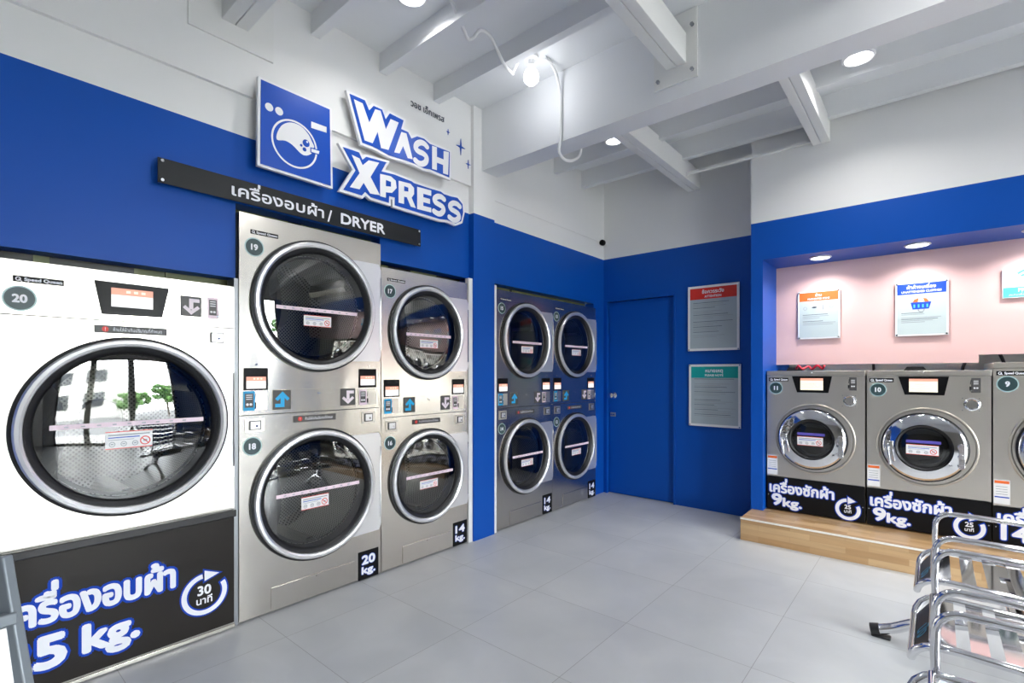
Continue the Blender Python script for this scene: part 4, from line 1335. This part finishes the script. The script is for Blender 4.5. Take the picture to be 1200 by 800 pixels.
t = thing('wifi_sign', 'white and light blue wireless internet sign on the pink wall, above washer 9', 'sign', (.507, AP - .020, 1.805), 0)
m = MB(); m.prism([(-.150, 0), (.150, 0), (.150, .197), (-.150, .197)], 0, .0195, 'sticker_white'); put('board', m, t)
m = MB()
m.flat([(-.146, .004), (.146, .004), (.146, .072), (-.146, .072)], -.0006, 'wifi_blue')
write(m, 'FREE WIFI', 0.0, .040, .034, 'text_white', y=-.0012, bold=.0010, center=True)
write(m, 'สแกนเพื่อเชื่อมต่ออินเทอร์เน็ต', 0.0, .014, .020, 'text_white', y=-.0012, center=True)
for r0 in (.030, .055, .080, .105):
    vs = []; fs = []
    for i in range(17):
        a = R(48 + 84 * i / 16)
        vs += [(0 + r0 * math.cos(a), -.0012, .080 + r0 * math.sin(a)), (0 + (r0 + .013) * math.cos(a), -.0012, .080 + (r0 + .013) * math.sin(a))]
    for i in range(16): fs.append((2 * i, 2 * i + 2, 2 * i + 3, 2 * i + 1))
    m.add(vs, fs, 'wifi_blue')
m.disc(0, .090, .010, -.0012, -.0004, 'wifi_blue', 18)
put('print', m, t)

# ================================================================ LAMPS
def area_lamp(name, loc, size, watt, parent, col=(1, .985, .96), spread=140):
    l = bpy.data.lights.new(name, 'AREA'); l.shape = 'DISK'; l.size = size; l.energy = watt; l.color = col; l.spread = R(spread)
    o = bpy.data.objects.new(name, l); COL.objects.link(o); o.location = loc
    o.parent = parent
    return o
def z_lathe(mb, prof, mm, n=40):
    vs = []; fs = []
    for r, z in prof:
        for i in range(n): vs.append((r * math.cos(2 * PI * i / n), r * math.sin(2 * PI * i / n), z))
    for j in range(len(prof) - 1):
        for i in range(n): fs.append((j * n + i, j * n + (i + 1) % n, (j + 1) * n + (i + 1) % n, (j + 1) * n + i))
    mb.add(vs, fs, mm)
def down_light(label, x, y, z, r, watt, group, drop=.0, spread=140):
    t = thing('downlight', label, 'ceiling light', (x, y, z), 0, group)
    m = MB(); z_lathe(m, [(r * 1.18, 0), (r * 1.22, -.006 - drop), (r * 1.02, -.012 - drop), (r * .98, -.004 - drop)], 'pvc_white'); put('lamp_rim', m, t)
    m = MB(); z_lathe(m, [(r, -.004 - drop), (.0005, -.004 - drop)], 'lamp_white'); put('lamp_lens', m, t)
    area_lamp('lamp_light', (0, 0, -.014 - drop), r * 1.9, watt, t, spread=spread)
for i, (x, lb) in enumerate([(-.693, 'round recessed light in the purple soffit above washer 11'), (-.095, 'round recessed light in the purple soffit above washer 10'), (.505, 'round recessed light in the alcove soffit above washer 9'), (1.105, 'round recessed light in the alcove soffit above washer 8')]):
    down_light(lb, x, 4.592, AZ, .064, ALCOVE_LAMP_W, 'round lights in the alcove soffit')
down_light('round ceiling light beyond the main beam, near the back corner', -2.014, 3.66, DECK, .060, DECK_LAMP_W * .25, 'round lights on the white ceiling', .135)
down_light('round ceiling light between the main beam and the wall over the washers', -.352, 3.66, DECK, .072, 3.5, 'round lights on the white ceiling', .135)
down_light('round ceiling light above the wall letters, at the top of the photo', -2.150, 1.690, DECK, .072, DECK_LAMP_W, 'round lights on the white ceiling', .012)
down_light('round ceiling light over the bench side of the room, before the main beam', .60, 2.08, DECK, .072, 8.0, 'round lights on the white ceiling', .012, 180)
down_light('round ceiling light over the middle of the floor, behind the camera', .6, .30, DECK, .072, DECK_LAMP_W, 'round lights on the white ceiling', .012)

down_light('round ceiling light over washer 8, beyond the main beam', 1.40, 4.02, DECK, .072, 3.5, 'round lights on the white ceiling', .012)
# bare bulb with its conduits
BX, BY = -1.990, 2.530
t = thing('bulb_lamp', 'bright bare bulb hanging from the ceiling among white conduits', 'ceiling light', (BX, BY, DECK), 0)
m = MB(); z_lathe(m, [(.045, 0), (.045, -.020), (.024, -.030), (.022, -.062), (.018, -.066), (.0005, -.066)], 'pvc_white'); put('socket', m, t)
m = MB(); z_lathe(m, [(.014, -.062), (.022, -.080), (.044, -.110), (.050, -.135), (.046, -.160), (.028, -.180), (.0005, -.187)], 'lamp_white'); put('bulb', m, t)
lp = bpy.data.lights.new('bulb_light', 'POINT'); lp.energy = BULB_W; lp.shadow_soft_size = .05; lp.color = (.95, .97, 1)
lpo = bpy.data.objects.new('bulb_light', lp); COL.objects.link(lpo); lpo.parent = t; lpo.location = (0, 0, -.25)
m = MB()
m.tube(smooth_path([(-1.93, 1.70, 3.325), (-1.985, 1.83, 3.29), (-2.02, 1.95, 3.225), (-2.035, 2.00, 3.20), (-2.02, 2.03, 3.215), (-1.99, 2.06, 3.26), (-2.00, 2.16, 3.27), (-2.03, 2.30, 3.205), (-2.06, 2.42, 3.205), (-2.10, 2.48, 3.26), (-2.08, 2.50, 3.32)], 5), .010, 'pvc_white')
put('electrical_conduit', m, label='white flexible conduit looping along the ceiling to the bare bulb', cat='conduit', group='white ceiling conduits')
m = MB()
m.tube(smooth_path([(-1.92, 2.58, 3.325), (-1.92, 2.66, 3.32), (-1.93, 2.735, 3.27), (-1.93, 2.772, 3.18), (-1.93, 2.774, 3.05), (-1.93, 2.774, 2.93), (-1.935, 2.776, 2.86), (-1.96, 2.80, 2.80), (-1.95, 2.86, 2.765), (-1.92, 2.92, 2.775), (-1.90, 2.97, 2.83), (-1.90, 2.983, 2.95), (-1.90, 2.984, 3.15)], 5), .010, 'pvc_white')
put('electrical_conduit', m, label='white conduit dropping down the beam face and looping under it', cat='conduit', group='white ceiling conduits')

# security camera in the corner
t = thing('security_camera', 'small black security camera lens in the corner above the blue paint', 'camera', (XW + .008, YB - .001, 2.690), 0)
m = MB(); m.lathe([(.026, 0), (.028, -.010), (.022, -.016), (.012, -.018), (.012, -.05), (.020, -.055)], .022, 0.0, 'pvc_white', 24); put('mount', m, t)
m = MB(); m.lathe([(.026, -.050), (.031, -.060), (.031, -.090), (.024, -.100), (.0005, -.108)], .022, -.006, 'gloss_black', 28); put('lens_head', m, t)

# things lying on the washers
m = MB()
m.tube(smooth_path([(-.90, 4.80, 1.325), (-.88, 4.78, 1.350), (-.85, 4.77, 1.325), (-.81, 4.80, 1.345), (-.78, 4.78, 1.322), (-.74, 4.76, 1.352), (-.71, 4.80, 1.325), (-.69, 4.77, 1.35)], 5), .009, 'red_hose')
put('red_hose', m, label='crumpled red hose lying on top of washer 11', cat='hose')
def cap(x, y, z, w, label):
    m = MB(); m.prism([(-w / 2, 0), (w / 2, 0), (w * .36, .030), (-w * .36, .030)], 0, .10, 'rubber_black')
    put('water_inlet_box', m, loc=(x, y, z), label=label, cat='inlet box', bevel=.004, group='black inlet boxes on the washers')
cap(-.925, 4.86, 1.308, .13, 'black inlet box on top of washer 11')
cap(-.115, 4.88, 1.308, .14, 'black inlet box on top of washer 10')
def hose(pts, label):
    m = MB(); m.tube(smooth_path(pts, 5), .011, 'rubber_black'); put('water_hose', m, label=label, cat='hose', group='black hoses behind the washers')
hose([(-.40, 5.30, 1.25), (-.405, 5.30, 1.36), (-.43, 5.31, 1.47), (-.45, 5.33, 1.56)], 'black water hose rising behind the gap between washers 11 and 10')
hose([(.16, 5.28, 1.25), (.17, 5.28, 1.34), (.20, 5.30, 1.42), (.21, 5.33, 1.52)], 'black water hose rising behind the middle of washer 10')
hose([(.42, 5.315, 1.25), (.40, 5.31, 1.37), (.37, 5.30, 1.46), (.35, 5.33, 1.54)], 'black water hose rising behind the gap between washers 10 and 9')

# ================================================================ BENCH
t = thing('waiting_bench', 'chrome slatted waiting bench with tube armrests in the lower right corner', 'bench', (0, 0, 0), 0)
def arm_fn():
    m = MB()
    p = [(0.002, 0, .430), (0.000, 0, .50), (.002, 0, .555)] + [(.062 - .060 * math.cos(R(a)), 0, .554 + .060 * math.sin(R(a))) for a in range(15, 91, 15)]
    p += [(.16, 0, .615), (.30, 0, .612), (.42, 0, .608)] + [(.44 + .04 * math.sin(R(a)), 0, .567 + .04 * math.cos(R(a))) for a in range(15, 91, 15)] + [(.482, 0, .50), (.480, 0, .43)]
    m.tube(p, .0115, 'chrome', 14); return m
def side_fn():
    m = MB()
    return m
SEATS = [(2.700, 3.155), (2.045, 2.495), (1.390, 1.850)]
for si, (ya, yb) in enumerate(SEATS):
    # frame of bent tube: two sides, rear rail, upper and lower front rail
    W = yb - ya
    def fseat():
        m = MB()
        for yy, sg in ((.0, 1), (W, -1)):
            m.tube([(.500, yy, .415), (.36, yy, .418), (.20, yy, .424), (.06, yy, .430), (.010, yy, .428), (-.020, yy + sg * .004, .420), (-.042, yy + sg * .012, .402), (-.054, yy + sg * .022, .380), (-.058, yy + sg * .040, .360)], .0125, 'chrome', 14)
        m.tube([(-.058, .040, .360), (-.058, W * .5, .358), (-.058, W - .040, .360)], .0125, 'chrome', 14)
        m.tube([(-.006, .010, .436), (-.006, W - .010, .436)], .0095, 'chrome', 12)
        m.tube([(.500, 0, .415), (.500, W, .415)], .0125, 'chrome', 14)
        return m
    s = put('seat', fseat(), t, loc=(0, ya, 0))
    for q in range(6):
        m = MB(); xx = .030 + q * .078
        z = .436 - .016 * math.sin(PI * (xx + .02) / .5)
        m.add([(xx - .022, .006, z), (xx + .022, .006, z), (xx + .022, W - .006, z), (xx - .022, W - .006, z), (xx - .022, .006, z - .004), (xx + .022, .006, z - .004), (xx + .022, W - .006, z - .004), (xx - .022, W - .006, z - .004)],
              [(0, 1, 2, 3), (7, 6, 5, 4), (0, 4, 5, 1), (1, 5, 6, 2), (2, 6, 7, 3), (3, 7, 4, 0)], 'chrome')
        put('slat', m, s)
    # black strip on the front lip
    m = MB()
    m.add([(-.050, .05, .372), (-.014, .05, .424), (-.014, W - .05, .424), (-.050, W - .05, .372), (-.046, .05, .369), (-.010, .05, .421), (-.010, W - .05, .421), (-.046, W - .05, .369)],
          [(0, 1, 2, 3)[::-1], (7, 6, 5, 4)[::-1], (0, 4, 5, 1), (1, 5, 6, 2), (2, 6, 7, 3), (3, 7, 4, 0)], 'sign_black')
    tm = MB(); write(tm, 'นั่ง', 0, 0, .075, 'sticker_white', y=0, bold=.0016)
    for x, y, z in tm.v: pass
    m.add([(-.044 + z * .57 - .0016, .12 + W * .2 - x, .381 + z * .82 + .0012) for x, y, z in tm.v], [f for f in tm.f], 'wifi_blue')
    put('front_strip', m, s)
    # backrest
    m = MB()
    for yy in (.0, W):
        m.tube([(.500, yy, .415), (.530, yy, .47), (.575, yy, .62), (.620, yy, .82)], .0125, 'chrome', 12)
    m.tube([(.620, 0, .82), (.620, W, .82)], .0125, 'chrome', 12)
    for q in range(6):
        f = q / 5.0; xx = .528 + .085 * f; z = .48 + .30 * f
        m.add([(xx, .006, z - .02), (xx + .012, .006, z + .02), (xx + .012, W - .006, z + .02), (xx, W - .006, z - .02), (xx + .004, .006, z - .02), (xx + .016, .006, z + .02), (xx + .016, W - .006, z + .02), (xx + .004, W - .006, z - .02)],
              [(0, 1, 2, 3), (7, 6, 5, 4), (0, 4, 5, 1), (1, 5, 6, 2), (2, 6, 7, 3), (3, 7, 4, 0)], 'chrome')
    put('backrest', m, t, loc=(0, ya, 0))
for yy in (3.160, 2.695, 2.500, 2.040, 1.855, 1.385):
    cput('arm', 'armrest', arm_fn, t, loc=(0, yy, 0))
m = MB(); m.box(.21, .29, 1.30, 3.24, .345, .385, 'chrome'); put('beam', m, t, bevel=.006)
def leg_fn():
    m = MB()
    m.tube(smooth_path([(-.225, 0, .030), (-.15, 0, .060), (-.06, 0, .112), (.06, 0, .150), (.25, 0, .172), (.44, 0, .150), (.56, 0, .098), (.66, 0, .045), (.70, 0, .028)], 4), .024, 'chrome', 14)
    m.box(.215, .285, -.03, .03, .165, .345, 'chrome')
    return m
def foot_fn():
    m = MB(); m.prism_z([(-.238, -.020), (-.160, -.022), (-.160, .022), (-.238, .020)], 0.0, .014, 'rubber_black'); return m
def foot_fn2():
    m = MB(); m.prism_z([(.635, -.026), (.730, -.024), (.730, .024), (.635, .026)], 0.0, .022, 'rubber_black'); return m
for yy in (3.010, 1.520):
    l = cput('leg', 'leg', leg_fn, t, loc=(0, yy, 0))
    cput('sleeve', 'rubber_sleeve', lambda: (lambda q: (q.tube([(-.240, 0, .029), (-.205, 0, .038)], .0275, 'rubber_black', 16), q)[1])(MB()), l)
    cput('foot', 'rubber_foot', foot_fn, l, bevel=.006); cput('foot2', 'rubber_foot', foot_fn2, l, bevel=.006)

# ================================================================ GREY STAND at the left edge
t = thing('display_stand', 'grey metal stand with a white panel, cut off at the lower left corner', 'stand', (0, 0, 0), 0)
def post(name, a, b, w):
    m = MB(); a = Vector(a); b = Vector(b); d = (b - a).normalized()
    u = Vector((.648, -.761, 0)).normalized(); v = d.cross(u).normalized(); u = v.cross(d).normalized()
    vs = []
    for p in (a, b):
        for su, sv in ((-1, -1), (1, -1), (1, 1), (-1, 1)): vs.append(p + u * (su * .011) + v * (sv * w))
    m.add(vs, [(0, 1, 2, 3)[::-1], (4, 5, 6, 7), (0, 1, 5, 4), (1, 2, 6, 5), (2, 3, 7, 6), (3, 0, 4, 7)], 'cart_grey')
    return put(name, m, t, bevel=.004)
post('post', (-1.315, .195, .0), (-1.433, .095, .915), .014)
post('post', (-1.315, -.42, .0), (-1.433, -.36, .915), .014)
post('rail', (-1.433, .095, .905), (-1.433, -.36, .905), .012)
post('rail', (-1.405, .116, .795), (-1.405, -.37, .795), .012)
post('rail', (-1.335, .175, .15), (-1.335, -.41, .15), .012)
post('rear_leg', (-1.62, .195, .0), (-1.448, .095, .90), .011)
post('rear_leg', (-1.62, -.42, .0), (-1.448, -.36, .90), .011)
m = MB()
m.add([(-1.400, .10, .780), (-1.400, -.36, .780), (-1.340, -.40, .17), (-1.340, .155, .17), (-1.408, .10, .780), (-1.408, -.36, .780), (-1.348, -.40, .17), (-1.348, .155, .17)],
      [(0, 1, 2, 3), (7, 6, 5, 4), (0, 4, 5, 1), (1, 5, 6, 2), (2, 6, 7, 3), (3, 7, 4, 0)], 'sticker_white')
put('panel', m, t)
